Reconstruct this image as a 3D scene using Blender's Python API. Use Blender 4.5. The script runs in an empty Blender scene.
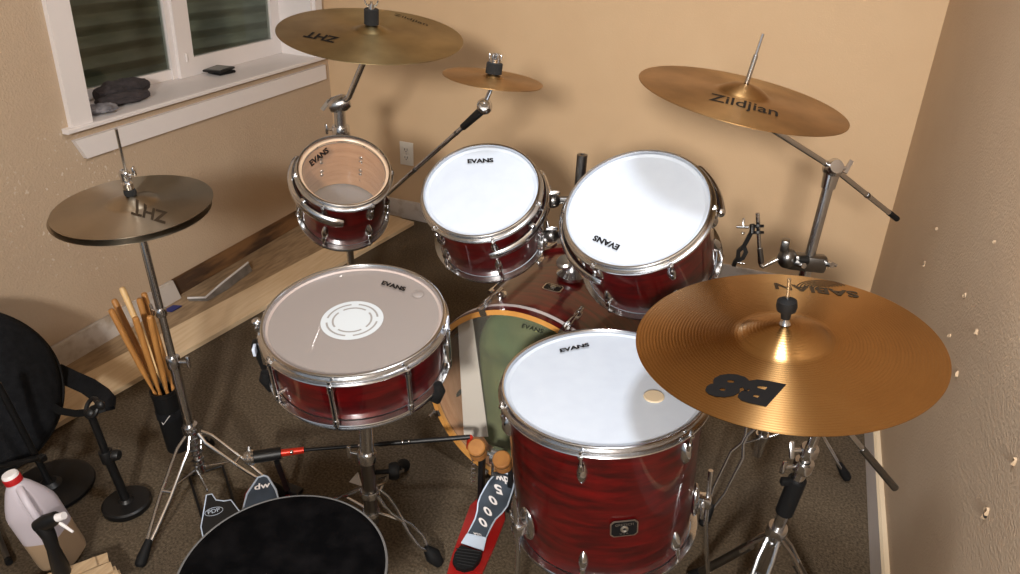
import bpy, bmesh, math, random
from mathutils import Vector, Matrix, Quaternion, noise
V = Vector
rnd = random.Random(7)
PI = math.pi
sc = bpy.context.scene
col = sc.collection

# ------------------------------------------------------------------ camera model
FPX, CX, CY, EYE = 720.0, 510.0, 287.0, 1.5
YAW, PIT, ROL = -0.366404, 0.500950, 0.044147
_f = V((math.sin(YAW)*math.cos(PIT), math.cos(YAW)*math.cos(PIT), -math.sin(PIT)))
_r = V((math.cos(YAW), -math.sin(YAW), 0)); _u = _r.cross(_f)
RIGHT = _r*math.cos(ROL) + _u*math.sin(ROL)
UP = -_r*math.sin(ROL) + _u*math.cos(ROL)
FWD = _f
CAM = V((0, 0, EYE))
def ray(px, py): return RIGHT*((px-CX)/FPX) - UP*((py-CY)/FPX) + FWD
def P(px, py, x=None, y=None, z=None, d=None):
    r = ray(px, py)
    if x is not None: t = (x-CAM.x)/r.x
    elif y is not None: t = (y-CAM.y)/r.y
    elif z is not None: t = (z-CAM.z)/r.z
    else: t = d
    return CAM + r*t
def PP(px, py, c, n):
    r = ray(px, py); return CAM + r*((c-CAM).dot(n)/r.dot(n))

XL, XR, YB, HB = -2.1577, 0.4467, 3.0162, 0.0953    # left wall, right wall, back wall, baseboard height
ZC = 2.45
YF = -2.4

# ------------------------------------------------------------------ materials
M = {}
def _new(name):
    m = bpy.data.materials.new(name); m.use_nodes = True
    nt = m.node_tree; b = nt.nodes['Principled BSDF']
    return m, nt, b
def srgb(r, g, b):
    f = lambda c: (c/255/12.92) if c/255 <= .04045 else ((c/255+.055)/1.055)**2.4
    return (f(r), f(g), f(b), 1)
def mat(name, c, rough=.5, metal=0., coat=0., spec=.5, var=0., vscale=30., bump=0., bscale=200., c2=None, aniso=None, vdetail=4, stretch=None, lo=.35, hi=.65, bdist=.002):
    m, nt, b = _new(name); L = nt.links.new
    b.inputs['Base Color'].default_value = c
    b.inputs['Roughness'].default_value = rough
    b.inputs['Metallic'].default_value = metal
    b.inputs['Coat Weight'].default_value = coat
    b.inputs['Coat Roughness'].default_value = .06
    b.inputs['Specular IOR Level'].default_value = spec
    tc = nt.nodes.new('ShaderNodeTexCoord'); src = tc.outputs['Object']
    if stretch:
        mp = nt.nodes.new('ShaderNodeMapping'); mp.inputs['Scale'].default_value = stretch
        L(src, mp.inputs['Vector']); src = mp.outputs['Vector']
    if c2 is not None:
        n = nt.nodes.new('ShaderNodeTexNoise'); n.inputs['Scale'].default_value = vscale; n.inputs['Detail'].default_value = vdetail
        L(src, n.inputs['Vector'])
        r = nt.nodes.new('ShaderNodeValToRGB'); r.color_ramp.elements[0].position = lo; r.color_ramp.elements[1].position = hi
        r.color_ramp.elements[0].color = c; r.color_ramp.elements[1].color = c2
        L(n.outputs['Fac'], r.inputs['Fac']); L(r.outputs['Color'], b.inputs['Base Color'])
    if bump:
        n2 = nt.nodes.new('ShaderNodeTexNoise'); n2.inputs['Scale'].default_value = bscale; n2.inputs['Detail'].default_value = 3
        L(src, n2.inputs['Vector'])
        bp = nt.nodes.new('ShaderNodeBump'); bp.inputs['Strength'].default_value = bump; bp.inputs['Distance'].default_value = bdist
        L(n2.outputs['Fac'], bp.inputs['Height']); L(bp.outputs['Normal'], b.inputs['Normal'])
    M[name] = m
    return m
mat('wall_tan', srgb(199,170,135), .75, c2=srgb(196,166,131), vscale=3, bump=.35, bscale=170, spec=.3)
mat('wall_side', srgb(186,165,141), .72, c2=srgb(182,160,136), vscale=3, bump=.75, bscale=150, spec=.35, bdist=.003)
mat('wall_right_lightened', srgb(208,186,160), .72, c2=srgb(203,180,154), vscale=3, bump=.8, bscale=170, spec=.35, bdist=.003)  # wall colour lightened to stand in for light missing on the right wall
mat('ceiling_white', srgb(225,218,205), .8, bump=.3, bscale=120)
mat('carpet', srgb(80,70,58), .98, c2=srgb(115,102,86), vscale=150, bump=1.0, bscale=420, spec=.1, vdetail=8, bdist=.006)
mat('trim_white', srgb(222,216,214), .45, bump=.05, bscale=60)
mat('trim_worn', srgb(196,188,180), .7, c2=srgb(158,142,124), vscale=14, lo=.5, hi=.72, bump=.3, bscale=60)
mat('trim_cream', srgb(214,196,168), .5)
mat('torn_paper', srgb(174,150,122), .8, bump=.3, bscale=200)
mat('raw_wood', srgb(70,48,30), .9, c2=srgb(128,92,56), vscale=9, bump=.8, bscale=60, stretch=(1,.4,2), lo=.4, hi=.62)
mat('plank', srgb(216,194,162), .6, c2=srgb(202,176,140), vscale=12, stretch=(7,.6,7), bump=.08, bscale=40, lo=.3, hi=.72)
mat('subfloor', srgb(160,136,106), .8, c2=srgb(132,110,84), vscale=16, stretch=(4,.7,4), bump=.2, bscale=60)
mat('chrome', (.66,.67,.69,1), .19, 1.)
mat('chrome_dull', (.58,.58,.58,1), .26, 1.)
mat('steel_dark', (.22,.215,.21,1), .3, 1.)
mat('black_plastic', srgb(15,15,16), .45, spec=.4)
mat('black_rubber', srgb(12,12,13), .7, spec=.25)
mat('black_metal', srgb(16,16,17), .42, .1, spec=.4)
mat('black_cloth', srgb(15,16,19), .95, c2=srgb(24,25,28), vscale=60, bump=.5, bscale=300, spec=.2)
mat('velvet', srgb(4,4,5), .95, c2=srgb(15,14,15), vscale=22, bump=.5, bscale=55, spec=.04, lo=.42, hi=.7)
mat('grey_piping', srgb(88,87,86), .6)
mat('ink', srgb(12,11,12), .6, spec=.2)
mat('collar_clear', srgb(206,178,150), .35)
mat('collar_frosted', srgb(168,154,148), .4)
mat('print_white', srgb(184,190,194), .6)
mat('ink_faded', srgb(48,36,22), .6, spec=.3)
mat('head_white', srgb(188,197,209), .55, c2=srgb(184,193,206), vscale=25, bump=.06, bscale=700)
mat('maple', srgb(188,138,98), .45, c2=srgb(170,118,78), vscale=10, stretch=(1,1,6), coat=.2)
mat('hoop_maple', srgb(200,144,76), .35, c2=srgb(182,126,62), vscale=12, coat=.4)
mat('inlay', srgb(190,182,180), .3, .3)
mat('felt_strip', srgb(196,188,178), .95, bump=.3, bscale=300)
mat('green_cloth', srgb(54,74,36), .9, c2=srgb(84,90,48), vscale=4, bump=.6, bscale=20, lo=.35, hi=.6)
mat('black_felt', srgb(16,16,17), .95, bump=.4, bscale=500)
mat('red_paint', srgb(150,22,20), .35, coat=.4)
mat('red_anodized', srgb(200,48,28), .3, .4)
mat('pedal_face', srgb(36,44,54), .4, c2=srgb(52,62,74), vscale=18)
mat('pedal_edge', srgb(186,198,214), .4, .3)
mat('beater_wood', srgb(160,108,52), .6, c2=srgb(142,92,42), vscale=30)
mat('stick_wood', srgb(176,124,66), .5, c2=srgb(154,104,52), vscale=14, stretch=(5,5,1))
mat('stick_pale', srgb(226,192,138), .5, c2=srgb(214,176,122), vscale=14)
mat('jug_plastic', srgb(186,178,186), .4, spec=.5)
mat('jug_liquid', srgb(160,136,110), .35, spec=.5)
mat('cap_red', srgb(170,24,28), .4)
mat('cap_white', srgb(232,228,228), .4)
mat('shim', srgb(186,160,126), .75, c2=srgb(166,138,104), vscale=14, stretch=(8,1,8))
mat('outlet_white', srgb(226,220,208), .4)
mat('slot', srgb(30,28,26), .6)
mat('dark_grey_cloth', srgb(44,40,42), .95, c2=srgb(62,56,58), vscale=30, bump=.4, bscale=250)
mat('grey_cloth', srgb(96,94,98), .95, c2=srgb(130,128,132), vscale=40, bump=.4, bscale=250)
mat('scrap_grey', srgb(90,84,78), .9, c2=srgb(120,112,104), vscale=20)
mat('ring_grey', srgb(138,134,132), .7)
mat('scrap_white', srgb(205,202,200), .8)
mat('scrap_blue', srgb(40,46,110), .6)
mat('well_metal', srgb(190,186,166), .6, .0, c2=srgb(160,158,138), vscale=5, stretch=(1,1,5))
mat('frame_grey', srgb(120,120,116), .5)
mat('tape_blue', srgb(196,206,224), .6)
mat('dampener', srgb(206,188,160), .15, spec=.6)
mat('lamp_shell', srgb(230,226,218), .5)
mat('badge_silver', (.7,.68,.62,1), .3, 1.)

# carpet with large soft worn patches over its pile
def _carpet():
    m = M['carpet']; nt = m.node_tree; L = nt.links.new; b = nt.nodes['Principled BSDF']
    ramp = [n for n in nt.nodes if n.type == 'VALTORGB'][0]
    tc = [n for n in nt.nodes if n.type == 'TEX_COORD'][0]
    n = nt.nodes.new('ShaderNodeTexNoise'); n.inputs['Scale'].default_value = 3.2; n.inputs['Detail'].default_value = 5
    L(tc.outputs['Object'], n.inputs['Vector'])
    r2 = nt.nodes.new('ShaderNodeValToRGB'); r2.color_ramp.elements[0].position = .35; r2.color_ramp.elements[1].position = .7
    r2.color_ramp.elements[0].color = (.82,.8,.78,1); r2.color_ramp.elements[1].color = (1.1,1.08,1.02,1)
    L(n.outputs['Fac'], r2.inputs['Fac'])
    mx = nt.nodes.new('ShaderNodeMix'); mx.data_type = 'RGBA'; mx.blend_type = 'MULTIPLY'; mx.inputs['Factor'].default_value = 1
    L(ramp.outputs['Color'], mx.inputs['A']); L(r2.outputs['Color'], mx.inputs['B']); L(mx.outputs['Result'], b.inputs['Base Color'])
_carpet()

def wood_lacquer():
    m, nt, b = _new('red_lacquer'); L = nt.links.new
    tc = nt.nodes.new('ShaderNodeTexCoord'); mp = nt.nodes.new('ShaderNodeMapping'); mp.inputs['Scale'].default_value = (1.2,1.2,7)
    L(tc.outputs['Object'], mp.inputs['Vector'])
    n = nt.nodes.new('ShaderNodeTexNoise'); n.inputs['Scale'].default_value = 9; n.inputs['Detail'].default_value = 6; n.inputs['Distortion'].default_value = .6
    L(mp.outputs['Vector'], n.inputs['Vector'])
    r = nt.nodes.new('ShaderNodeValToRGB'); e = r.color_ramp.elements
    e[0].position = .3; e[0].position = .28; e[0].color = srgb(32,2,3); e[1].position = .8; e[1].color = srgb(90,4,5)
    L(n.outputs['Fac'], r.inputs['Fac']); L(r.outputs['Color'], b.inputs['Base Color'])
    b.inputs['Roughness'].default_value = .35; b.inputs['Specular IOR Level'].default_value = .3; b.inputs['Coat Weight'].default_value = .8; b.inputs['Coat Roughness'].default_value = .04
    M['red_lacquer'] = m
wood_lacquer()

def film(name, tint, alpha, rough=.15):
    """thin drum film: partly see-through plastic"""
    m, nt, b = _new(name); L = nt.links.new
    b.inputs['Base Color'].default_value = tint; b.inputs['Roughness'].default_value = rough
    b.inputs['Specular IOR Level'].default_value = .6
    t = nt.nodes.new('ShaderNodeBsdfTransparent'); mx = nt.nodes.new('ShaderNodeMixShader'); mx.inputs['Fac'].default_value = alpha
    out = nt.nodes['Material Output']
    L(t.outputs[0], mx.inputs[1]); L(b.outputs[0], mx.inputs[2]); L(mx.outputs[0], out.inputs['Surface'])
    M[name] = m
film('head_clear', srgb(226,204,180), .16, .12)
film('head_bass', srgb(205,205,190), .10, .08)
film('head_frosted', srgb(142,134,130), .86, .32)
film('reso_clear', srgb(98,101,108), .88, .12)

def glass():
    m, nt, b = _new('window_glass'); L = nt.links.new
    t = nt.nodes.new('ShaderNodeBsdfTransparent'); t.inputs[0].default_value = (.72,.75,.72,1)
    g = nt.nodes.new('ShaderNodeBsdfGlossy'); g.inputs['Roughness'].default_value = .03
    fr = nt.nodes.new('ShaderNodeFresnel'); fr.inputs['IOR'].default_value = 1.45
    mx = nt.nodes.new('ShaderNodeMixShader'); out = nt.nodes['Material Output']
    ge = nt.nodes.new('ShaderNodeNewGeometry'); iv = nt.nodes.new('ShaderNodeMath'); iv.operation = 'SUBTRACT'; iv.inputs[0].default_value = 1; L(ge.outputs['Backfacing'], iv.inputs[1])
    mf = nt.nodes.new('ShaderNodeMath'); mf.operation = 'MULTIPLY'; L(fr.outputs[0], mf.inputs[0]); L(iv.outputs[0], mf.inputs[1])
    L(mf.outputs[0], mx.inputs[0]); L(t.outputs[0], mx.inputs[1]); L(g.outputs[0], mx.inputs[2]); L(mx.outputs[0], out.inputs['Surface'])
    M['window_glass'] = m
glass()

def brass(name, ca, cb, rough, groove, strength, aniso=.6, vscale=5):
    """lathed bronze: concentric grooves about the cymbal's own axis, uneven patina"""
    m, nt, b = _new(name); L = nt.links.new
    tc = nt.nodes.new('ShaderNodeTexCoord')
    n = nt.nodes.new('ShaderNodeTexNoise'); n.inputs['Scale'].default_value = vscale; n.inputs['Detail'].default_value = 6
    L(tc.outputs['Object'], n.inputs['Vector'])
    r = nt.nodes.new('ShaderNodeValToRGB'); e = r.color_ramp.elements
    e[0].position = .32; e[0].color = ca; e[1].position = .68; e[1].color = cb
    L(n.outputs['Fac'], r.inputs['Fac']); L(r.outputs['Color'], b.inputs['Base Color'])
    b.inputs['Metallic'].default_value = 1.; b.inputs['Roughness'].default_value = rough
    b.inputs['Anisotropic'].default_value = aniso; b.inputs['Anisotropic Rotation'].default_value = .25
    tg = nt.nodes.new('ShaderNodeTangent'); tg.direction_type = 'RADIAL'; tg.axis = 'Z'
    L(tg.outputs[0], b.inputs['Tangent'])
    sx = nt.nodes.new('ShaderNodeSeparateXYZ'); L(tc.outputs['Object'], sx.inputs[0])
    cx = nt.nodes.new('ShaderNodeCombineXYZ'); L(sx.outputs[0], cx.inputs[0]); L(sx.outputs[1], cx.inputs[1])
    ln = nt.nodes.new('ShaderNodeVectorMath'); ln.operation = 'LENGTH'; L(cx.outputs[0], ln.inputs[0])
    mu = nt.nodes.new('ShaderNodeMath'); mu.operation = 'MULTIPLY'; mu.inputs[1].default_value = 2*PI/groove; L(ln.outputs['Value'], mu.inputs[0])
    si = nt.nodes.new('ShaderNodeMath'); si.operation = 'SINE'; L(mu.outputs[0], si.inputs[0])
    bp = nt.nodes.new('ShaderNodeBump'); bp.inputs['Strength'].default_value = strength; bp.inputs['Distance'].default_value = .0006
    L(si.outputs[0], bp.inputs['Height']); L(bp.outputs[0], b.inputs['Normal'])
    M[name] = m
brass('bronze_bright', srgb(182,140,88), srgb(198,156,102), .27, .0056, .14, .93)
brass('bronze_amber', srgb(150,118,76), srgb(184,146,98), .40, .0028, .15, vscale=9)
brass('bronze_aged', srgb(146,130,94), srgb(178,160,120), .40, .0028, .15, vscale=8)
brass('bronze_grey', srgb(160,148,130), srgb(184,170,150), .33, .0042, .08, .85)

def emit(name, c, s):
    m, nt, b = _new(name)
    b.inputs['Base Color'].default_value = (0,0,0,1); b.inputs['Emission Color'].default_value = c; b.inputs['Emission Strength'].default_value = s
    M[name] = m

# ------------------------------------------------------------------ mesh building
def frame(n, xhint=(1,0,0)):
    n = V(n).normalized(); x = V(xhint); x = (x - n*x.dot(n))
    if x.length < 1e-4: x = V((0,1,0)) - n*n.y
    x.normalize(); y = n.cross(x)
    return Matrix((x, y, n)).transposed()
def place(loc, n=(0,0,1), xhint=(1,0,0)):
    return Matrix.Translation(V(loc)) @ frame(n, xhint).to_4x4()

class MB:
    def __init__(s): s.bm = bmesh.new()
    def ringloop(s, rings, closed_u=True, closed_v=False, cap=True):
        bv = [[s.bm.verts.new(p) for p in r] for r in rings]
        n = len(bv[0]); m = len(bv)
        for i in range(m if closed_v else m-1):
            a, b = bv[i], bv[(i+1) % m]
            for j in range(n if closed_u else n-1):
                k = (j+1) % n
                try: s.bm.faces.new((a[j], a[k], b[k], b[j]))
                except ValueError: pass
        if cap and not closed_v and closed_u:
            s.bm.faces.new(list(reversed(bv[0]))); s.bm.faces.new(bv[-1])
        return s
    def tube(s, pts, r, seg=12, closed=False, cap=True, flat=1.0):
        pts = [V(p) for p in pts]; n = len(pts)
        rs = r if isinstance(r, (list, tuple)) else [r]*n
        tan = []
        for i in range(n):
            if closed: t = pts[(i+1) % n] - pts[i-1]
            elif i == 0: t = pts[1]-pts[0]
            elif i == n-1: t = pts[-1]-pts[-2]
            else: t = (pts[i+1]-pts[i]).normalized() + (pts[i]-pts[i-1]).normalized()
            tan.append(t.normalized())
        a = V((0,0,1)) if abs(tan[0].z) < .9 else V((1,0,0))
        nrm = (a - tan[0]*a.dot(tan[0])).normalized()
        rings = []
        for i in range(n):
            if i: 
                q = tan[i-1].rotation_difference(tan[i]); nrm = q @ nrm
                nrm = (nrm - tan[i]*nrm.dot(tan[i])).normalized()
            bi = tan[i].cross(nrm)
            rings.append([pts[i] + nrm*(math.cos(2*PI*j/seg)*rs[i]) + bi*(math.sin(2*PI*j/seg)*rs[i]*flat) for j in range(seg)])
        return s.ringloop(rings, True, closed, cap)
    def rod(s, a, b, r, r2=None, seg=12): return s.tube([a, b], [r, r if r2 is None else r2], seg)
    def lathe(s, prof, mx=None, seg=48, closed=True, a0=0, a1=2*PI):
        mx = mx or Matrix()
        full = abs(a1-a0-2*PI) < 1e-6; k = seg if full else seg+1
        rings = [[mx @ V((r*math.cos(a0+(a1-a0)*j/seg), r*math.sin(a0+(a1-a0)*j/seg), z)) for r, z in prof] for j in range(k)]
        s.ringloop(rings, closed, full, cap=(closed and not full))
        return s
    def disc(s, mx, r, z=0, seg=48, dome=0, rings=6):
        """filled disc (one side)"""
        c = s.bm.verts.new(mx @ V((0,0,z+dome))); prev = None
        for i in range(1, rings+1):
            q = i/rings
            cur = [s.bm.verts.new(mx @ V((r*q*math.cos(2*PI*j/seg), r*q*math.sin(2*PI*j/seg), z+dome*(1-q*q)))) for j in range(seg)]
            for j in range(seg):
                k = (j+1) % seg
                if prev is None: s.bm.faces.new((c, cur[j], cur[k]))
                else: s.bm.faces.new((prev[j], cur[j], cur[k], prev[k]))
            prev = cur
        return s
    def solid(s, prof, mx=None, seg=32):
        """closed solid of revolution: profile from axis to axis (r=0 ends)"""
        mx = mx or Matrix()
        rows = []
        for r, z in prof:
            if r < 1e-7: rows.append([s.bm.verts.new(mx @ V((0,0,z)))])
            else: rows.append([s.bm.verts.new(mx @ V((r*math.cos(2*PI*j/seg), r*math.sin(2*PI*j/seg), z))) for j in range(seg)])
        for a, b in zip(rows, rows[1:]):
            for j in range(seg):
                k = (j+1) % seg
                if len(a) == 1 and len(b) == 1: continue
                if len(a) == 1: s.bm.faces.new((a[0], b[j], b[k]))
                elif len(b) == 1: s.bm.faces.new((a[k], a[j], b[0]))
                else: s.bm.faces.new((a[j], b[j], b[k], a[k]))
        return s
    def ball(s, c, r, mx=None, sc_=(1,1,1), seg=16, rings=10):
        c = V(c); R3 = (mx.to_3x3() if mx else Matrix.Identity(3))
        prof = [(math.sin(PI*i/rings), -math.cos(PI*i/rings)) for i in range(rings+1)]
        prof[0] = (0,-1); prof[-1] = (0,1)
        T = Matrix.Translation(c) @ R3.to_4x4() @ Matrix.Diagonal((r*sc_[0], r*sc_[1], r*sc_[2], 1))
        return s.solid(prof, T, seg)
    def box(s, c, size, mx=None, bev=0.0):
        c = V(c); R3 = (mx.to_3x3() if mx else Matrix.Identity(3))
        bm2 = bmesh.new()
        bmesh.ops.create_cube(bm2, size=1)
        for v in bm2.verts: v.co = V((v.co.x*size[0], v.co.y*size[1], v.co.z*size[2]))
        if bev > 0: bmesh.ops.bevel(bm2, geom=list(bm2.edges), offset=bev, segments=2, affect='EDGES', profile=.5)
        for v in bm2.verts: v.co = R3 @ v.co + c
        return s.merge(bm2)
    def merge(s, bm2, mx=None):
        mp = {v: s.bm.verts.new(mx @ v.co if mx else v.co) for v in bm2.verts}
        for f in bm2.faces:
            try: s.bm.faces.new([mp[v] for v in f.verts])
            except ValueError: pass
        bm2.free(); return s
    def prism(s, poly, z0, z1, mx=None):
        """extruded polygon; poly = list of (x,y)"""
        mx = mx or Matrix()
        a = [s.bm.verts.new(mx @ V((x, y, z0))) for x, y in poly]; b = [s.bm.verts.new(mx @ V((x, y, z1))) for x, y in poly]
        n = len(a)
        for j in range(n):
            k = (j+1) % n; s.bm.faces.new((a[j], a[k], b[k], b[j]))
        s.bm.faces.new(list(reversed(a))); s.bm.faces.new(b)
        return s
    def hexa(s, b4, t4):
        """solid from four bottom and four top points"""
        a = [s.bm.verts.new(V(p)) for p in b4]; b = [s.bm.verts.new(V(p)) for p in t4]
        for j in range(4):
            k = (j+1) % 4; s.bm.faces.new((a[j], a[k], b[k], b[j]))
        s.bm.faces.new(list(reversed(a))); s.bm.faces.new(b)
        return s
    def strip(s, pts, n, w, t):
        """flat bar along a polyline: width w along n x dir, thickness t along n"""
        pts = [V(p) for p in pts]; n = V(n).normalized(); rings = []
        for i, p in enumerate(pts):
            d = (pts[min(i+1, len(pts)-1)] - pts[max(i-1, 0)]).normalized(); b = n.cross(d).normalized(); nn = d.cross(b)
            rings.append([p+b*w/2+nn*t/2, p-b*w/2+nn*t/2, p-b*w/2-nn*t/2, p+b*w/2-nn*t/2])
        return s.ringloop(rings)
    def build(s, name, material, parent=None, local=False, smooth=True, sharp=35):
        me = bpy.data.meshes.new(name)
        bmesh.ops.recalc_face_normals(s.bm, faces=list(s.bm.faces))
        if parent is not None and not local: 
            s.bm.transform(WM[parent.name].inverted())
        s.bm.to_mesh(me); s.bm.free()
        o = bpy.data.objects.new(name, me); col.objects.link(o)
        me.materials.append(M[material] if isinstance(material, str) else material)
        if smooth:
            me.shade_smooth(); me.set_sharp_from_angle(angle=math.radians(sharp))
        if parent is not None:
            o.parent = parent; WM[o.name] = WM[parent.name]
        else:
            WM[o.name] = Matrix()
        return o
WM = {}
def tag(o, label, cat, group=None):
    o['label'] = label; o['category'] = cat
    if group: o['group'] = group
    return o
def thing(name, label, cat, loc=(0,0,0), mx=None, group=None):
    o = bpy.data.objects.new(name, None); o.empty_display_size = .05; col.objects.link(o)
    m = mx if mx is not None else Matrix.Translation(V(loc))
    o.matrix_world = m; WM[o.name] = m.copy()
    return tag(o, label, cat, group)
def struct(name, mb, material, parent=None, **k):
    o = mb.build(name, material, parent, **k)
    if parent is None: o['kind'] = 'structure'
    return o
def reorigin(o, loc):
    """put the origin of a parentless mesh at loc"""
    loc = V(loc)
    for v in o.data.vertices: v.co -= loc
    o.location = loc; WM[o.name] = Matrix.Translation(loc); return o
def arc_pts(c, r, a0, a1, n, mx=None):
    mx = mx or Matrix()
    return [mx @ (V(c) + V((r*math.cos(a0+(a1-a0)*i/n), r*math.sin(a0+(a1-a0)*i/n), 0))) for i in range(n+1)]

def text_bm(s, bold=0., size=1., shear=0., squash=(1,1)):
    """letters as flat polygons in the xy plane, centred, height about 0.7*size"""
    cu = bpy.data.curves.new('lettering', 'FONT'); cu.body = s; cu.size = size; cu.offset = bold; cu.shear = shear
    cu.align_x = 'CENTER'; cu.align_y = 'CENTER'; cu.resolution_u = 3
    o = bpy.data.objects.new('lettering', cu); col.objects.link(o)
    dg = bpy.context.evaluated_depsgraph_get(); me = o.evaluated_get(dg).to_mesh()
    bm = bmesh.new(); bm.from_mesh(me)
    o.evaluated_get(dg).to_mesh_clear(); bpy.data.objects.remove(o); bpy.data.curves.remove(cu)
    xs = [v.co.x for v in bm.verts]; ys = [v.co.y for v in bm.verts]
    cx, cy = (min(xs)+max(xs))/2, (min(ys)+max(ys))/2
    for v in bm.verts: v.co = V(((v.co.x-cx)*squash[0], (v.co.y-cy)*squash[1], 0))
    return bm

def lettering(parent, s, a, b, material='ink', name='lettering', hfun=None, bold=.012, aspect=None, shear=0., local=True, lift=.0006):
    """write s between local 2D points a and b (left and right end of the line); hfun gives the surface height"""
    bm = text_bm(s, bold=bold, shear=shear)
    xs = [v.co.x for v in bm.verts]; w = max(xs)-min(xs); ys = [v.co.y for v in bm.verts]; h = max(ys)-min(ys)
    a = V((a[0], a[1])); b = V((b[0], b[1])); L = (b-a).length; ux = (b-a).normalized(); uy = V((-ux.y, ux.x)); c = (a+b)/2
    k = L/w; ky = k if aspect is None else (L*aspect)/h
    if hfun is not None: bmesh.ops.subdivide_edges(bm, edges=[e for e in bm.edges if e.calc_length()*k > .012], cuts=2)
    for v in bm.verts:
        p = c + ux*(v.co.x*k) + uy*(v.co.y*ky)
        z = (hfun(p.length) if hfun else 0) + lift
        v.co = V((p.x, p.y, z))
    mb = MB(); mb.bm.free(); mb.bm = bm
    return mb.build(name, material, parent, local=True, smooth=False)
# ================================================================== ROOM
def quadbox(y0, y1, z0, z1, x0, x1): 
    return dict(c=((x0+x1)/2, (y0+y1)/2, (z0+z1)/2), size=(abs(x1-x0), abs(y1-y0), abs(z1-z0)))
TH = .12
XB = -2.8
# floor
mb = MB(); mb.box(((XB+XR+TH)/2, (YF+YB+TH)/2, -.05), (XR+TH-XB, YB+TH-YF, .1)); struct('floor', mb, 'carpet')
mb = MB(); mb.box(((XL+XR)/2, (YF+YB)/2, ZC+.05), (XR-XL, YB-YF, .1)); struct('ceiling', mb, 'ceiling_white')
# back wall
mb = MB(); mb.box(((XL+XR)/2+.02, YB+TH/2, ZC/2), (XR-XL+.06, TH, ZC)); wall_back = struct('wall_back', mb, 'wall_tan')
# right wall
RWX = lambda z: XR + .003 - .036*(z-.1)
mb = MB(); mb.hexa([(RWX(0),YF,0),(XR+TH+.1,YF,0),(XR+TH+.1,YB+TH,0),(RWX(0),YB+TH,0)], [(RWX(ZC),YF,ZC),(XR+TH+.1,YF,ZC),(XR+TH+.1,YB+TH,ZC),(RWX(ZC),YB+TH,ZC)]); wall_right = struct('wall_right', mb, 'wall_right_lightened')
# left wall with the window opening; its bottom strip is torn off, so the drywall stops at the top of the old baseboard
WY0, WY1, WZ0, WZ1 = 1.666, 2.915, .757, 1.72
LK = .05
def W(x, y, z): return V((x, y + LK*(z-.79), z))
def wbox(mb, x0, x1, y0, y1, z0, z1):
    b4 = [W(x0,y0,z0), W(x1,y0,z0), W(x1,y1,z0), W(x0,y1,z0)]; t4 = [W(x0,y0,z1), W(x1,y0,z1), W(x1,y1,z1), W(x0,y1,z1)]
    return mb.hexa(b4, t4)
mb = MB(); D0 = XL-.24
zb = HB
YL = -.8
mb.hexa([(D0,YL,zb),(XL,YL,zb),(XL,YB+TH,zb),(D0,YB+TH,zb)], [(D0,YL,WZ0),(XL,YL,WZ0),(XL,YB+TH,WZ0),(D0,YB+TH,WZ0)])
mb.hexa([(D0,YL,WZ1),(XL,YL,WZ1),(XL,YB+TH,WZ1),(D0,YB+TH,WZ1)], [(D0,YL,ZC),(XL,YL,ZC),(XL,YB+TH,ZC),(D0,YB+TH,ZC)])
mb.hexa([(D0,YL,WZ0),(XL,YL,WZ0),W(XL,WY0,WZ0),W(D0,WY0,WZ0)], [(D0,YL,WZ1),(XL,YL,WZ1),W(XL,WY0,WZ1),W(D0,WY0,WZ1)])
mb.hexa([W(D0,WY1,WZ0),W(XL,WY1,WZ0),(XL,YB+TH,WZ0),(D0,YB+TH,WZ0)], [W(D0,WY1,WZ1),W(XL,WY1,WZ1),(XL,YB+TH,WZ1),(D0,YB+TH,WZ1)])
# wall paint with white scuffs and patching compound near the hi-hat
def scuffed():
    m = M['wall_side'].copy(); m.name = 'wall_scuffed'; nt = m.node_tree; L = nt.links.new; b = nt.nodes['Principled BSDF']
    ramp = [n for n in nt.nodes if n.type == 'VALTORGB'][0]; tc = [n for n in nt.nodes if n.type == 'TEX_COORD'][0]
    n = nt.nodes.new('ShaderNodeTexNoise'); n.inputs['Scale'].default_value = 62; n.inputs['Detail'].default_value = 5; L(tc.outputs['Object'], n.inputs['Vector'])
    r = nt.nodes.new('ShaderNodeValToRGB'); r.color_ramp.elements[0].position = .635; r.color_ramp.elements[1].position = .68
    L(n.outputs['Fac'], r.inputs['Fac'])
    vm = nt.nodes.new('ShaderNodeVectorMath'); vm.operation = 'DISTANCE'; vm.inputs[1].default_value = (XL, 1.56, .53); L(tc.outputs['Object'], vm.inputs[0])
    mr = nt.nodes.new('ShaderNodeMapRange'); mr.inputs['From Min'].default_value = .10; mr.inputs['From Max'].default_value = .36; mr.inputs['To Min'].default_value = .8; mr.inputs['To Max'].default_value = 0
    L(vm.outputs['Value'], mr.inputs['Value'])
    mu = nt.nodes.new('ShaderNodeMath'); mu.operation = 'MULTIPLY'; L(r.outputs['Color'], mu.inputs[0]); L(mr.outputs['Result'], mu.inputs[1])
    mx = nt.nodes.new('ShaderNodeMix'); mx.data_type = 'RGBA'; L(mu.outputs[0], mx.inputs['Factor']); L(ramp.outputs['Color'], mx.inputs['A']); mx.inputs['B'].default_value = srgb(214,204,190)
    L(mx.outputs['Result'], b.inputs['Base Color']); M['wall_scuffed'] = m
scuffed()
wall_left = struct('wall_left', mb, 'wall_scuffed')
# bare framing where the baseboard is gone
mb = MB(); mb.box((XL-.075, (YL+YB)/2, HB/2), (.12, YB-YL, HB-.001)); struct('trim_1', mb, 'raw_wood')
# remaining painted baseboard on the left wall, torn end
y0, y1 = .55, 1.862
mb = MB(); mb.hexa([(XL-.014,y0,0),(XL+.012,y0,0),(XL+.012,y1+.012,0),(XL-.014,y1+.012,0)], [(XL-.014,y0,HB-.002),(XL+.010,y0,HB-.002),(XL+.010,y1-.01,HB-.002),(XL-.014,y1-.01,HB-.002)])
struct('baseboard_left', mb, 'trim_worn')
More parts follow.
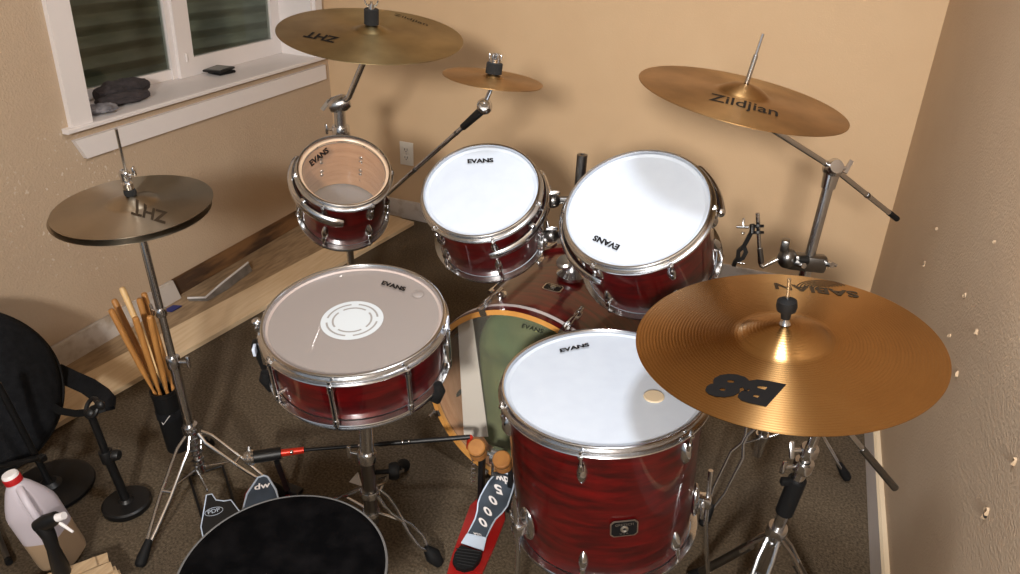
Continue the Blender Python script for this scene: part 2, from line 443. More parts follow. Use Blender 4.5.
# strip of bare subfloor between the wall and the loose board
mb = MB(); mb.hexa([(XL-.01,.6,.0005),(-1.93,.6,.0005),(-1.77,YB,.0005),(XL-.01,YB,.0005)], [(XL-.01,.6,.004),(-1.93,.6,.004),(-1.77,YB,.004),(XL-.01,YB,.004)])
struct('trim_2', mb, 'subfloor')
# back and right baseboards
mb = MB(); mb.box((XL/2+XR/2, YB-.007, HB/2), (XR-XL-.002, .014, HB)); struct('baseboard_back', mb, 'trim_worn')
mb = MB()
mb.hexa([(XR-.014,YF,0),(XR,YF,0),(XR,YB-.014,0),(XR-.014,YB-.014,0)], [(XR-.014,YF,HB-.006),(XR+.01,YF,HB-.006),(XR+.01,YB-.014,HB-.006),(XR-.014,YB-.014,HB-.006)])
bbr = struct('baseboard_right', mb, 'trim_white')
mb = MB(); mb.hexa([(XR-.014,YF,HB-.006),(XR+.009,YF,HB-.006),(XR+.009,YB-.014,HB-.006),(XR-.014,YB-.014,HB-.006)], [(XR-.008,YF,HB),(XR+.009,YF,HB),(XR+.009,YB-.014,HB),(XR-.008,YB-.014,HB)])
struct('top_edge', mb, 'trim_cream', bbr)
# torn drywall around old screw holes on the right wall
for i, (px, py, s) in enumerate([(938,229,.008),(925,264,.016),(966,296,.011),(978,332,.011),(951,336,.009),(958,375,.013),(1016,462,.012),(988,513,.02),(996,242,.006)]):
    c = P(px, py, x=RWX(P(px, py, x=XR).z)); rr = random.Random(i); mb = MB(); k = 8
    ring = [V((0, math.cos(2*PI*j/k)*s*.7*(.45+.5*rr.random()), math.sin(2*PI*j/k)*s*.75*(.6+.6*rr.random()))) for j in range(k)]
    mb.ringloop([[c+V((.001,0,0))+p for p in ring], [c+V((-.003-.004*rr.random(),0,0))+p*.8 for p in ring], [c+V((-.002,0,0))+p*.35 for p in ring]])
    struct('drywall_chip', mb, 'torn_paper', wall_right)
    mb = MB(); mb.ball(c+V((-.002, .0, -s*.25)), s*.3, sc_=(.5,1,1)); struct('screw_hole', mb, 'slot', wall_right)

# ------------------------------------------------------------------ window
XS = XL-.20
mb = MB(); wbox(mb, XL, XL+.018, 1.587, WY0, .782, WZ1); win = struct('window_1', mb, 'trim_white')
win['label'] = 'white framed sliding basement window in the left wall'; win['category'] = 'window'
mb = MB(); wbox(mb, XL, XL+.018, WY1, 2.965, .782, WZ1); struct('casing', mb, 'trim_white', win)
mb = MB(); wbox(mb, XL, XL+.018, 1.587, 2.965, WZ1, WZ1+.08); struct('head_casing', mb, 'trim_white', win)
mb = MB()
prof = [(XS-.02,.757),(XL+.026,.766),(XL+.031,.769),(XL+.031,.779),(XL+.027,.782),(XS-.02,.782)]
yy0, yy1 = WY0+.001, WY1-.001
mb.ringloop([[W(px_, yy0, pz) for px_, pz in prof], [W(px_, yy1, pz) for px_, pz in prof]])
prof2 = [(XL+.0005,.766),(XL+.026,.766),(XL+.031,.769),(XL+.031,.779),(XL+.027,.782),(XL+.0005,.782)]
mb.ringloop([[W(a_, 1.562, b_) for a_, b_ in prof2], [W(a_, yy0, b_) for a_, b_ in prof2]])
mb.ringloop([[W(a_, yy1, b_) for a_, b_ in prof2], [W(a_, 2.985, b_) for a_, b_ in prof2]])
sill = struct('window_sill', mb, 'trim_white', win)
mb = MB(); x0, x1 = XL+.0005, XL+.018
mb.hexa([(x0,1.612,.671),(x1,1.612,.671),(x1,2.966,.671),(x0,2.966,.671)], [(x0,1.584,.738),(x1,1.584,.738),(x1,2.966,.738),(x0,2.966,.738)])
struct('apron', mb, 'trim_white', win)
mb = MB(); wbox(mb, XS-.02, XL, WY0, WY0+.012, .782, WZ1); wbox(mb, XS-.02, XL, WY1-.012, WY1, .782, WZ1); wbox(mb, XS-.02, XL, WY0+.012, WY1-.012, WZ1-.012, WZ1)
struct('jamb', mb, 'trim_white', win)
def sashframe(name, ya, yb_, za, zb_, sl, sr, sb, stp, x0, x1):
    mb = MB()
    wbox(mb, x0, x1, ya, ya+sl, za, zb_); wbox(mb, x0, x1, yb_-sr, yb_, za, zb_)
    wbox(mb, x0, x1, ya+sl, yb_-sr, za, za+sb); wbox(mb, x0, x1, ya+sl, yb_-sr, zb_-stp, zb_)
    f = struct(name, mb, 'trim_white', win)
    mb = MB(); xm = (x0+x1)/2; wbox(mb, xm-.002, xm+.002, ya+sl-.004, yb_-sr+.004, za+sb-.004, zb_-stp+.004)
    g = struct('pane', mb, 'window_glass', f)
    return f
sashframe('sash', WY0+.012, 2.275, .783, WZ1-.012, .165, .032, .038, .06, XS-.03, XS-.005)
s2 = sashframe('sash', 2.262, WY1-.012, .783, WZ1-.012, .08, .06, .072, .06, XS-.004, XS+.02)
mb = MB(); wbox(mb, XS-.004, XS+.004, 2.236, 2.262, .783, WZ1-.012); struct('screen_track', mb, 'trim_white', win)
mb = MB(); mb.box(W(XS+.024, 2.30, .86), (.008, .008, .035), bev=.003); struct('latch', mb, 'trim_white', s2)
mb = MB(); mb.box((XS-.01, (WY0+WY1)/2, .772), (.06, WY1-WY0-.03, .018)); struct('outer_sill', mb, 'frame_grey', win)
# ribbed metal window well outside the glass
mb = MB(); rows = []
for i in range(15*8+1):
    z = .55 + i*.0105; bulge = .014*math.cos(2*PI*i/8)
    row = []
    for j in range(21):
        a = PI*j/20; row.append(V((XL-.26-(.42+bulge)*math.sin(a)**.45, 2.75-(1.35+bulge)*math.cos(a), z + .02*math.sin(a*2))))
    rows.append(row)
mb.ringloop(rows, closed_u=False, cap=False); well = struct('window_2', mb, 'well_metal'); well.name = 'exterior_window_well'
mb = MB(); mb.box((XL-.5, 2.75, .5), (.9, 3.0, .1)); o = struct('exterior_gravel', mb, 'scrap_grey')

# ------------------------------------------------------------------ outlet
oc = P(407, 153.5, y=YB)
t = thing('wall_outlet', 'white duplex electrical outlet low on the tan back wall', 'outlet', oc)
mb = MB(); mb.box(oc+V((0,-.003,0)), (.074,.006,.118), bev=.002); mb.build('cover_plate', 'outlet_white', t)
for dz in (.02,-.02):
    mb = MB(); mb.box(oc+V((0,-.007,dz)), (.034,.004,.029), bev=.0015); r_ = mb.build('socket', 'outlet_white', t)
    mb = MB()
    for dx in (-.007,.007): mb.box(oc+V((dx,-.0095,dz+.003)), (.0025,.002,.010))
    mb.ball(oc+V((0,-.009,dz-.008)), .0028); mb.build('slot', 'slot', r_)
mb = MB(); mb.ball(oc+V((0,-.007,0)), .003); mb.build('screw', 'chrome_dull', t)

# ------------------------------------------------------------------ loose board on the floor
mb = MB(); q = [(-1.985,.72,.006),(-1.80,.72,.006),(-1.655,2.985,.006),(-1.86,2.985,.006)]
q = [P(-40,478,z=.02), P(56,426,z=.02), P(400,222.5,z=.02), P(336,243,z=.02)]
a, b = P(108,395,z=.02), P(262,308,z=.02); dr = (b-a).normalized(); perp = V((-dr.y, dr.x, 0))
e0 = a + dr*(.70-a.y)/dr.y; e1 = a + dr*(2.94-a.y)/dr.y; wv = perp*.165
lo = [e0, e0+wv, e1+wv, e1]
mb.hexa([V((p.x,p.y,.0045)) for p in lo], [V((p.x,p.y,.022)) for p in lo])
bd = mb.build('wooden_board', 'plank', sharp=20); reorigin(bd, (e0+wv*.5)*1.0)
tag(bd, 'long pale pine board lying loose on the floor along the left wall', 'board')
# torn strip of old baseboard, folded, beside the hole
t = thing('torn_baseboard_strip', 'bent grey strip torn from the baseboard lying below the wall hole', 'scrap', P(215,296,z=.01))
base = [P(189,301,z=.006), P(207,301,z=.006), P(226,290,z=.006), P(252,270.5,z=.006)]
hh = [.012, .014, .03, .035]
for i, h in enumerate(hh): base[i].z = .006
mb = MB(); mb.ringloop([[p, p+V((.003,.001,0)), p+V((.003-h*.5,.001,h)), p+V((-h*.5,0,h))] for p, h in zip(base, hh)]); mb.build('backing', 'scrap_grey', t)
mb = MB(); mb.tube([p+V((-h*.5+.0015,0,h+.001)) for p, h in zip(base, hh)], .0045, 8); mb.build('torn_edge', 'scrap_white', t)
c = P(172,309,z=.012); mb = MB()
mb.hexa([P(163,311.5,z=.007),P(172,312,z=.007),P(182,306.5,z=.007),P(173,306,z=.007)], [P(163,310.5,z=.011),P(172,311,z=.012),P(182,305.5,z=.014),P(173,305,z=.011)])
o = mb.build('blue_scrap', 'scrap_blue'); reorigin(o, P(172,309,z=.007)); tag(o, 'small dark blue scrap on the floor beside the torn baseboard', 'scrap')

# ------------------------------------------------------------------ on the window sill
def lumpy(c, size, seed, amp=.25, mx=None, seg=28, rings=16, freq=3.):
    bm2 = bmesh.new(); bmesh.ops.create_uvsphere(bm2, u_segments=seg, v_segments=rings, radius=1)
    for v in bm2.verts:
        n_ = v.co.copy(); d = noise.noise(n_*freq*.5+V((seed,0,0)))*amp + noise.noise(n_*freq*1.7+V((0,seed,0)))*amp*.5
        v.co = V((n_.x*size[0], n_.y*size[1], n_.z*size[2]))*(1+d)
        if v.co.z < -size[2]*.55: v.co.z = -size[2]*.55
    if mx: bm2.transform(mx.to_3x3().to_4x4())
    for v in bm2.verts: v.co += V(c)
    mb = MB(); mb.merge(bm2); return mb
def roll(c, axis, length, r, seed, flat=.8, squash=.7):
    """a rolled-up cloth: lumpy cylinder with a spiral of folds"""
    axis = V(axis).normalized(); side = axis.cross(V((0,0,1))).normalized(); rings = []
    n, k = 36, 44
    for i in range(n+1):
        u = i/n; ends = min(1, .55+1.8*min(u, 1-u)); ring = []
        for j in range(k):
            a = 2*PI*j/k; rr_ = r*ends*(1+.10*math.sin(3*a+seed)+.20*noise.noise(V((u*4+seed, math.cos(a)*1.5, math.sin(a)*1.5)))+.16*noise.noise(V((u*9+seed, math.cos(a)*4+u*3, math.sin(a)*4))))
            ring.append(V(c)+axis*((u-.5)*length)+side*(math.cos(a)*rr_*flat)+V((0,0,1))*(math.sin(a)*rr_*squash))
        rings.append(ring)
    mb = MB(); mb.ringloop(rings); return mb
clc = P(117,95,z=.80); clc = V((XL-.115, 1.90, .782+.036))
t = thing('folded_cloth', 'dark grey rolled cloth lying on the left end of the window sill', 'cloth', (clc.x,clc.y,.782))
roll(clc+V((0,.015,0)), (.15,1,.05), .20, .05, 1.).build('roll', 'dark_grey_cloth', t)
roll(clc+V((.05,-.03,-.012)), (.1,1,-.02), .20, .032, 4., .9, .6).build('fold', 'dark_grey_cloth', t)
o = roll(V((XL-.030,1.745,.800)), (.45,1,0), .10, .026, 8., 1.0, .62).build('grey_rag', 'grey_cloth'); reorigin(o, (XL-.030,1.745,.7825))
tag(o, 'small crumpled mid grey rag at the corner of the window sill', 'cloth')
wc = P(217,73,z=.79); mxw = Matrix.Rotation(math.radians(-8), 4, 'Z')
wc = V((XL-.125, 2.425, .783))
t = thing('black_wallet', 'flat black wallet lying on the middle of the white window sill', 'wallet', wc)
mb = MB(); mb.box(wc+V((.005,0.0,.006)), (.075,.085,.011), mxw, bev=.003); mb.build('lower_flap', 'black_rubber', t)
mb = MB(); mb.box(wc+V((-.003,-.005,.0165)), (.085,.11,.009), Matrix.Rotation(math.radians(10), 4, 'Z'), bev=.003); f_ = mb.build('upper_flap', 'black_plastic', t)
mb = MB(); mb.box(wc+V((-.003,-.005,.0215)), (.06,.08,.0012), Matrix.Rotation(math.radians(10), 4, 'Z')); mb.build('card_window', 'frame_grey', f_)
# ================================================================== DRUMS AND CYMBALS
def lettering3(parent, s, BL, BR, TL, plane_c, plane_n, material='ink', name='lettering', hfun=None, bold=.012, lift=.0006, zoff=0., mx=None):
    """letters fitted to three corners of their line on the surface (bottom left, bottom right, top left)"""
    inv = (mx or WM[parent.name]).inverted()
    q = [inv @ PP(p[0], p[1], plane_c, plane_n) for p in (BL, BR, TL)]
    o, ex, ey = q[0].xy, (q[1]-q[0]).xy, (q[2]-q[0]).xy
    bm = text_bm(s, bold=bold)
    xs = [v.co.x for v in bm.verts]; ys = [v.co.y for v in bm.verts]; x0, x1, y0, y1 = min(xs), max(xs), min(ys), max(ys)
    if hfun is not None: bmesh.ops.subdivide_edges(bm, edges=[e for e in bm.edges if e.calc_length() > .25*(y1-y0)], cuts=2)
    for v in bm.verts:
        p = o + ex*((v.co.x-x0)/(x1-x0)) + ey*((v.co.y-y0)/(y1-y0))
        v.co = V((p.x, p.y, (hfun(p.length) if hfun else q[0].z) + lift + zoff))
    mb = MB(); mb.bm.free(); mb.bm = bm
    return mb.build(name, material, parent, local=True, smooth=False)

def hoop_profile(r, z, up):
    """triple-flanged steel hoop seated at height z, open side facing up (+1) or down (-1)"""
    p = [(.0045,-.012),(.0045,.0055),(.006,.0082),(.0095,.0090),(.0115,.0078),(.0115,.0058),(.0085,.0055),(.008,.004),(.008,-.0060),(.011,-.0080),(.0175,-.0083),(.0185,-.0100),(.0175,-.0117),(.0075,-.0120)]
    return [(r+a, z+up*b) for a, b in p]
def lug_frame(az, R, z):
    """x outwards, y along the shell edge, z up"""
    return Matrix.Translation((R*math.cos(az), R*math.sin(az), z)) @ Matrix.Rotation(az, 4, 'Z')
def teardrop(mb, T, up=1, s=1.):
    rows = []; n = 14
    for i in range(9):
        u = i/8; zc = (-.030+.046*u)*up*s; w = math.sin(PI*min(.97, max(.03, u*.86+.06)))**.7
        rr_ = (.0085*w)*s; dp = (.016*w)*s
        rows.append([T @ V((-.003+1.15*dp*max(-.2, math.cos(2*PI*j/n)), 1.3*rr_*math.sin(2*PI*j/n), zc*1.12)) for j in range(n)])
    mb.ringloop(rows); return mb
def rodhead(mb, T, z, up, x=.0125):
    c = T @ V((x, 0, z)); 
    mb.rod(T @ V((x,0,z-.004*up)), T @ V((x,0,z+.001*up)), .0062, seg=12)
    mb.box(T @ V((x,0,z+.006*up)), (.0055,.0055,.010), T, bev=.0006)

def drum(name, label, c, n, r, L, nlug, phase_px, head='head_white', reso='head_white', lugs='tear', xh=None, group='drums of the red drum kit', cat='drum', taper=1.):
    n = V(n).normalized(); c = V(c); mx = place(c-n*L, n, xh or RIGHT)
    t = thing(name, label, cat, mx=mx, group=group)
    Rs = r+.003; zt, zb_ = L-.012, .012+.0
    mb = MB(); mb.lathe([(Rs-.006,zt),(Rs,zt-.004),(Rs*taper,zb_+.004),(Rs*taper-.006,zb_)], closed=False, seg=72); shell = mb.build('shell', 'red_lacquer', t, local=True)
    mb = MB(); mb.lathe([(Rs-.0065,zt+.0005),(Rs*taper-.007,zb_)], closed=False, seg=64); mb.build('shell_interior', 'maple', shell, local=True)
    mb = MB(); mb.disc(Matrix.Translation((0,0,L-.004)), r+.0042, seg=72); bh = mb.build('batter_head', head, t, local=True)
    mb = MB(); mb.lathe([(r-(.006 if head == 'head_white' else .0025),L-.0036),(r+.001,L-.0005),(r+.0043,L-.003),(r+.0043,L-.008)], closed=False, seg=72); mb.build('collar', {'head_white':'head_white','head_clear':'collar_clear','head_frosted':'collar_frosted'}[head], bh, local=True)
    mb = MB(); mb.disc(Matrix.Translation((0,0,.004)), r*taper+.0042, seg=64); mb.build('resonant_head', reso, t, local=True)
    for z, up in ((L, 1), (0, -1)):
        mb = MB(); mb.lathe(hoop_profile(r if up > 0 else r*taper, z-.002*up, up), seg=96)
        hp = mb.build('hoop', 'chrome', t, local=True)
    inv = mx.inverted(); q = inv @ PP(phase_px[0], phase_px[1], c-n*.012, n); ph = math.atan2(q.y, q.x)
    for k in range(nlug):
        az = ph + 2*PI*k/nlug; T = lug_frame(az, Rs, 0)
        if lugs == 'tube':
            mb = MB()
            mb.rod(T @ V((.0125,0,.026)), T @ V((.0125,0,L-.026)), .0052, seg=12)
            for z in (.032, L-.032): mb.rod(T @ V((-.002,0,z)), T @ V((.0125,0,z)), .0048, seg=10)
            for z in (.024, L-.024): mb.rod(T @ V((.0125,0,z-.004)), T @ V((.0125,0,z+.004)), .0066, seg=12)
            lg = mb.build('lug', 'chrome', t, local=True)
            for z, up in ((L, 1), (0, -1)):
                mb = MB(); mb.rod(T @ V((.0125,0,z-.028*up)), T @ V((.0125,0,z-.014*up)), .0026, seg=8); rodhead(mb, T, z-.013*up, up); mb.build('tension_rod', 'chrome', lg, local=True)
        else:
            for z, up in ((L, 1), (0, -1)):
                T = lug_frame(az, Rs if up > 0 else Rs*taper, 0); zl = z-.055*up
                mb = MB(); teardrop(mb, T @ Matrix.Translation((0,0,zl)), up); mb.rod(T @ V((.0095,0,zl+.006*up)), T @ V((.011,0,zl+.020*up)), .0058, seg=12)
                lg = mb.build('lug', 'chrome', t, local=True)
                mb = MB(); mb.rod(T @ V((.0115,0,zl+.018*up)), T @ V((.0125,0,z-.013*up)), .0027, seg=8); rodhead(mb, T, z-.013*up, up); mb.build('tension_rod', 'chrome', lg, local=True)
    return t, shell, mx
def px_az(px, mx, c, n):
    q = mx.inverted() @ PP(px[0], px[1], V(c), V(n)); return math.atan2(q.y, q.x)
def badge(parent, T, s=1., name='badge'):
    """eight-sided black vent badge: x right, y up, z outwards in T"""
    w, h, k = .026*s, .019*s, .006*s
    poly = [(-w+k,-h),(w-k,-h),(w,-h+k),(w,h-k),(w-k,h),(-w+k,h),(-w,h-k),(-w,-h+k)]
    mb = MB(); mb.prism(poly, 0, .0015, T); b = mb.build(name, 'badge_silver', parent, local=True)
    mb = MB(); mb.prism([(x*.91, y*.88) for x, y in poly], .0015, .0021, T); mb.build('plate', 'ink', b, local=True)
    mb = MB(); mb.lathe([(.003*s,.002),(.0075*s,.002),(.0075*s,.004),(.005*s,.005),(.003*s,.004)], T, 20); mb.build('grommet', 'badge_silver', b, local=True)
    for s_, yy, hgt in (('GRETSCH', .0105*s, .0052*s), ('U S A', -.0115*s, .0035*s)):
        bm = text_bm(s_, bold=.0); xs = [v.co.x for v in bm.verts]; ys = [v.co.y for v in bm.verts]
        kx = (.034*s if hgt > .004*s else .016*s)/(max(xs)-min(xs)); ky = hgt/(max(ys)-min(ys))
        for v in bm.verts: v.co = T @ V((v.co.x*kx, yy+v.co.y*ky, .0024))
        m2 = MB(); m2.bm.free(); m2.bm = bm; m2.build('lettering', 'badge_silver', b, local=True, smooth=False)
    return b
def mount_ring(parent, r, z, a0, a1, rad=.0105, z2=None, name='mount_band'):
    n = 24; mb = MB(); pts = []
    for i in range(n+1):
        a = a0+(a1-a0)*i/n; zz = z if z2 is None else z+(z2-z)*i/n
        pts.append(V((r*math.cos(a), r*math.sin(a), zz)))
    rs = [rad*.75]+[rad]*(n-1)+[rad*.75]
    # a little rounded cap at both ends
    mb.tube(pts, rs, 12, flat=.75); return mb.build(name, 'chrome', parent, local=True)

def toward(c, k): return CAM + (V(c)-CAM)*k
# --- smallest tom, clear head
kt = .93
c1 = toward((-1.175,1.678,.772), kt); n1 = V((.338,-.379,.862)).normalized()
TOM1 = dict(r=.122*kt, L=.215*kt)
tom1, sh1, mx1 = drum('rack_tom', 'smallest rack tom with a see-through head showing the wooden inside', c1, n1, TOM1['r'], TOM1['L'], 6, (323,207), 'head_clear', 'reso_clear')
lettering3(tom1, 'EVANS', (311.7,166.8), (329.3,152.2), (308.8,161.5), c1, n1, bold=.045)
r_ = TOM1['r']; L_ = TOM1['L']
mount_ring(tom1, r_+.024, L_-.030, math.radians(160), math.radians(276), .0165, L_-.050)
for a in (168, 226): 
    T = lug_frame(math.radians(a), r_+.010, L_-.02); mb = MB(); mb.box(T @ V((.010,0,-.012)), (.02,.014,.022), T, bev=.002); mb.build('mount_clip', 'chrome', tom1, local=True)
for z in (L_*.62, L_*.35):     # lug screws seen through the head on the inside wall
    for k in range(6):
        az = px_az((323,207), mx1, c1-n1*.012, n1) + PI/3*k
        mb = MB(); T = lug_frame(az, r_-.003, z+.01)
        for dz in (.008,-.008): mb.ball(T @ V((-.001,0,dz)), .0062, sc_=(.6,1,1), mx=T, seg=10, rings=6)
        mb.build('lug_screw', 'chrome_dull', tom1, local=True)
# --- middle tom
k2 = .95
c2 = toward((-.725,1.642,.808), k2); n2 = V((.04,-.509,.86)).normalized(); r2_, L2_ = .147*k2, .208*k2
tom2, sh2, mx2 = drum('rack_tom', 'middle rack tom with a white coated head, logo at its far edge', c2, n2, r2_, L2_, 6, (492,238))
lettering3(tom2, 'EVANS', (467.7,163.6), (493.6,162.4), (467.4,159.2), c2, n2, bold=.045)
mount_ring(tom2, r2_+.023, L2_-.032, math.radians(25), math.radians(-84), .0135, L2_-.060)
for a in (20, -40):
    T = lug_frame(math.radians(a), r2_+.010, L2_-.02); mb = MB(); mb.box(T @ V((.010,0,-.012)), (.02,.014,.022), T, bev=.002); mb.build('mount_clip', 'chrome', tom2, local=True)
# --- large rack tom
c3 = V((-.292,1.553,.873)); n3 = V((-.144,-.541,.829)).normalized(); r3_, L3_ = .160, .225
tom3, sh3, mx3 = drum('rack_tom', 'largest rack tom with a white coated head, logo upside down near its front edge', c3, n3, r3_, L3_, 6, (668,260))
lettering3(tom3, 'EVANS', (620.5,245.3), (595.3,235), (617.0,250.6), c3, n3, bold=.045)
mount_ring(tom3, r3_+.024, L3_-.03, math.radians(150), math.radians(236), .013, L3_-.055)
mount_ring(tom3, r3_+.024, L3_-.03, math.radians(35), math.radians(-8), .015, L3_-.055)
# --- snare
cs = V((-.734,1.046,.737)); ns = V((.02,-.126,.992)).normalized(); rs_, Ls_ = .172, .128
snare, shs, mxs = drum('snare_drum', 'shallow red snare drum on its stand with a white ring printed on a frosted head', cs, ns, rs_, Ls_, 8, (332,379), 'head_frosted', 'reso_clear', 'tube')
lettering3(snare, 'EVANS', (381,284.6), (404.5,291.6), (383,280.6), cs, ns, bold=.045)
qc = mxs.inverted() @ PP(352, 318.5, cs, ns)
def ringdecal(parent, cx, cy, z, r0, r1, a0, a1, material, name):
    mb = MB(); n = max(6, int(abs(a1-a0)/.09)); T = Matrix.Translation((cx,cy,z))
    a = [mb.bm.verts.new(T @ V((r0*math.cos(a0+(a1-a0)*i/n), r0*math.sin(a0+(a1-a0)*i/n), 0))) for i in range(n+1)]
    b = [mb.bm.verts.new(T @ V((r1*math.cos(a0+(a1-a0)*i/n), r1*math.sin(a0+(a1-a0)*i/n), 0))) for i in range(n+1)]
    for i in range(n): mb.bm.faces.new((a[i], b[i], b[i+1], a[i+1]))
    return mb.build(name, material, parent, local=True, smooth=False)
zt_ = Ls_-.004
mb = MB(); mb.disc(Matrix.Translation((qc.x,qc.y,zt_+.0006)), .0625, seg=56, rings=2); dot = mb.build('printed_ring', 'print_white', snare, local=True)
for r0, r1, off in ((.0485,.0525,.2), (.0365,.0405,.95)):
    for k in range(4): ringdecal(dot, qc.x, qc.y, zt_+.0011, r0, r1, off+k*PI/2, off+k*PI/2+1.28, 'ring_grey', 'arc')
# gel dampener, strainer with lever, butt plate
qd = mxs.inverted() @ PP(418, 293.5, cs, ns)
mb = MB(); mb.solid([(0,.0005),(.0105,.0005),(.0125,.0015),(.0125,.003),(.0105,.0042),(0,.0045)], Matrix.Translation((qd.x,qd.y,zt_)), 24); g_ = mb.build('gel_dampener', 'head_frosted', snare, local=True); g_['label'] = 'small clear round gel pad on the head'
az = math.radians(186)
T = lug_frame(az, rs_+.003, Ls_/2)
mb = MB(); mb.box(T @ V((.011,0,.0)), (.022,.034,.075), T, bev=.004); st = mb.build('snare_strainer', 'chrome', snare, local=True)
mb = MB(); mb.box(T @ V((.028,.0,-.02)), (.012,.022,.07), T @ Matrix.Rotation(.12,4,'Y'), bev=.003); mb.build('throw_lever', 'black_plastic', st, local=True)
mb = MB(); mb.rod(T @ V((.018,0,.034)), T @ V((.018,0,.062)), .005); mb.ball(T @ V((.018,0,.066)), .010, sc_=(1,1,.7)); mb.rod(T @ V((.018,-.016,.058)), T @ V((.018,.016,.058)), .0035); mb.build('tension_knob', 'chrome', st, local=True)
mb = MB(); mb.box(T @ V((.030,.016,.006)), (.006,.02,.018), T, bev=.001); mb.build('tape_tag', 'tape_blue', st, local=True)
az = math.radians(-4); T = lug_frame(az, rs_+.003, Ls_/2)
mb = MB(); mb.box(T @ V((.008,0,-.01)), (.016,.03,.05), T, bev=.003); bp = mb.build('butt_plate', 'chrome', snare, local=True)
mb = MB(); mb.box(T @ V((.014,.0,.062)), (.003,.018,.02), T); mb.build('tape_tag', 'tape_blue', bp, local=True)
mb = MB()
for j in range(14):
    y = -.022+.0034*j; mb.rod(V((-.125,y,.001)), V((.125,y,.001)), .0011, seg=5)
mb.build('snare_wires', 'chrome_dull', snare, local=True)

# --- floor tom
cf = V((-.243,1.19,.63)); nf = V((-.092,-.012,.996)).normalized(); rf_, Lf_ = .198, .36
ftom, shf, mxf = drum('floor_tom', 'deep red floor tom on three chrome legs with a white coated head', cf, nf, rf_, Lf_, 6, (578,463), taper=.962)
lettering3(ftom, 'EVANS', (560.6,352.7), (589.7,346.3), (559.4,349.1), cf, nf, bold=.045)
inv = mxf.inverted()
qd = inv @ PP(654, 396, cf, nf)
mb = MB(); mb.solid([(0,.0005),(.0185,.0005),(.0205,.002),(.0205,.0035),(.0185,.005),(0,.0055)], Matrix.Translation((qd.x,qd.y,Lf_-.004)), 28); g_ = mb.build('gel_dampener', 'dampener', ftom, local=True); g_['label'] = 'round tan gel pad on the head'
# badge where the photo has it
def on_cyl(px, py, mx, R):
    inv = mx.inverted(); o = inv @ CAM; d = (inv.to_3x3() @ ray(px, py))
    A = d.x**2+d.y**2; B = 2*(o.x*d.x+o.y*d.y); C_ = o.x**2+o.y**2-R*R
    D_ = B*B-4*A*C_
    if D_ < 0: D_ = 0
    t = (-B-math.sqrt(D_))/(2*A); return o + d*t
q = on_cyl(624, 528, mxf, rf_+.003); a = math.atan2(q.y, q.x)
T = Matrix.Translation((q.x*1.001,q.y*1.001,q.z)) @ Matrix((( -math.sin(a),0,math.cos(a)),(math.cos(a),0,math.sin(a)),(0,1,0))).to_4x4()
badge(shf, T, 1.05)
ftz = (cf-nf*Lf_).z
for px, py, a_ in ((529,500,None), (706,500,None), (0,0,95)):
    if a_ is None:
        q = on_cyl(px, py, mxf, rf_+.003); a = math.atan2(q.y, q.x)
        a = math.radians(212) if px < 600 else math.radians(-16)
    else: a = math.radians(a_)
    zc = .088; T = lug_frame(a, (rf_+.003)*.972, zc)
    lift = inv @ V((0,0,0)); zfl = (inv @ V((cf.x,cf.y,0))).z
    mb = MB(); mb.tube([T @ V((.030,0,.085)), T @ V((.030,0,-.06)), T @ V((.036,0,-.13)), T @ V((.060,0,zfl-zc+.035))], .0052, 12); lg = mb.build('leg', 'chrome', ftom, local=True)
    mb = MB(); mb.tube([T @ V((.0575,0,zfl-zc+.05)), T @ V((.060,0,zfl-zc+.033)), T @ V((.063,0,zfl-zc+.006)), T @ V((.063,0,zfl-zc+.003))], [.008,.010,.014,.012], 14); mb.build('rubber_foot', 'black_rubber', lg, local=True)
    mb = MB(); mb.ball(T @ V((.004,0,0)), 1, T, (.010,.026,.042), 18, 12); mb.box(T @ V((.020,0,0)), (.036,.026,.030), T, bev=.006)
    br = mb.build('leg_bracket', 'chrome', ftom, local=True)
    mb = MB(); mb.rod(T @ V((.020,-.012,0)), T @ V((.020,-.034,0)), .0045); mb.box(T @ V((.020,-.038,0)), (.008,.008,.030), T, bev=.003); mb.build('wing_screw', 'chrome', br, local=True)

# --- bass drum
cb = V((-.509,1.445,.2965)); nb = V((-.071,-.997,0.0)).normalized(); Rb, Lb = .279, .46
mxb = place(cb, nb, RIGHT)
bass = thing('bass_drum', 'big red bass drum lying on its side with a clear head over green cloth', 'drum', mx=mxb, group='drums of the red drum kit')
mb = MB(); mb.lathe([(Rb-.007,-.012),(Rb,-.016),(Rb,-Lb+.016),(Rb-.007,-Lb+.012)], closed=False, seg=96); shb = mb.build('shell', 'red_lacquer', bass, local=True)
mb = MB(); mb.lathe([(Rb-.0075,-.012),(Rb-.0075,-Lb+.012)], closed=False, seg=80); mb.build('shell_interior', 'maple', shb, local=True)
def hoop_wood(z0, z1, ztip):
    mb = MB(); mb.lathe([(Rb-.003,z0),(Rb+.011,z0),(Rb+.011,z1),(Rb-.003,z1)], seg=96); return mb
mb = hoop_wood(-.038, 0, 0); hb_ = mb.build('hoop', 'hoop_maple', bass, local=True, sharp=50); hb_['label'] = 'pale maple hoop around the clear head'
mb = MB(); mb.lathe([(Rb+.0112,-.0375),(Rb+.0116,-.0375),(Rb+.0116,-.0006),(Rb+.0112,-.0006)], seg=96); mb.build('outer_face', 'red_lacquer', hb_, local=True)
mb = MB(); mb.lathe([(Rb+.0117,-.034),(Rb+.0121,-.034),(Rb+.0121,-.022),(Rb+.0117,-.022)], seg=96); mb.build('inlay', 'inlay', hb_, local=True)
mb = MB(); mb.lathe([(Rb-.003,-Lb),(Rb+.011,-Lb),(Rb+.011,-Lb+.038),(Rb-.003,-Lb+.038)], seg=96); mb.build('hoop', 'red_lacquer', bass, local=True, sharp=50)
mb = MB(); mb.disc(Matrix.Translation((0,0,-.009)), Rb-.003, seg=96); hd = mb.build('batter_head', 'head_bass', bass, local=True)
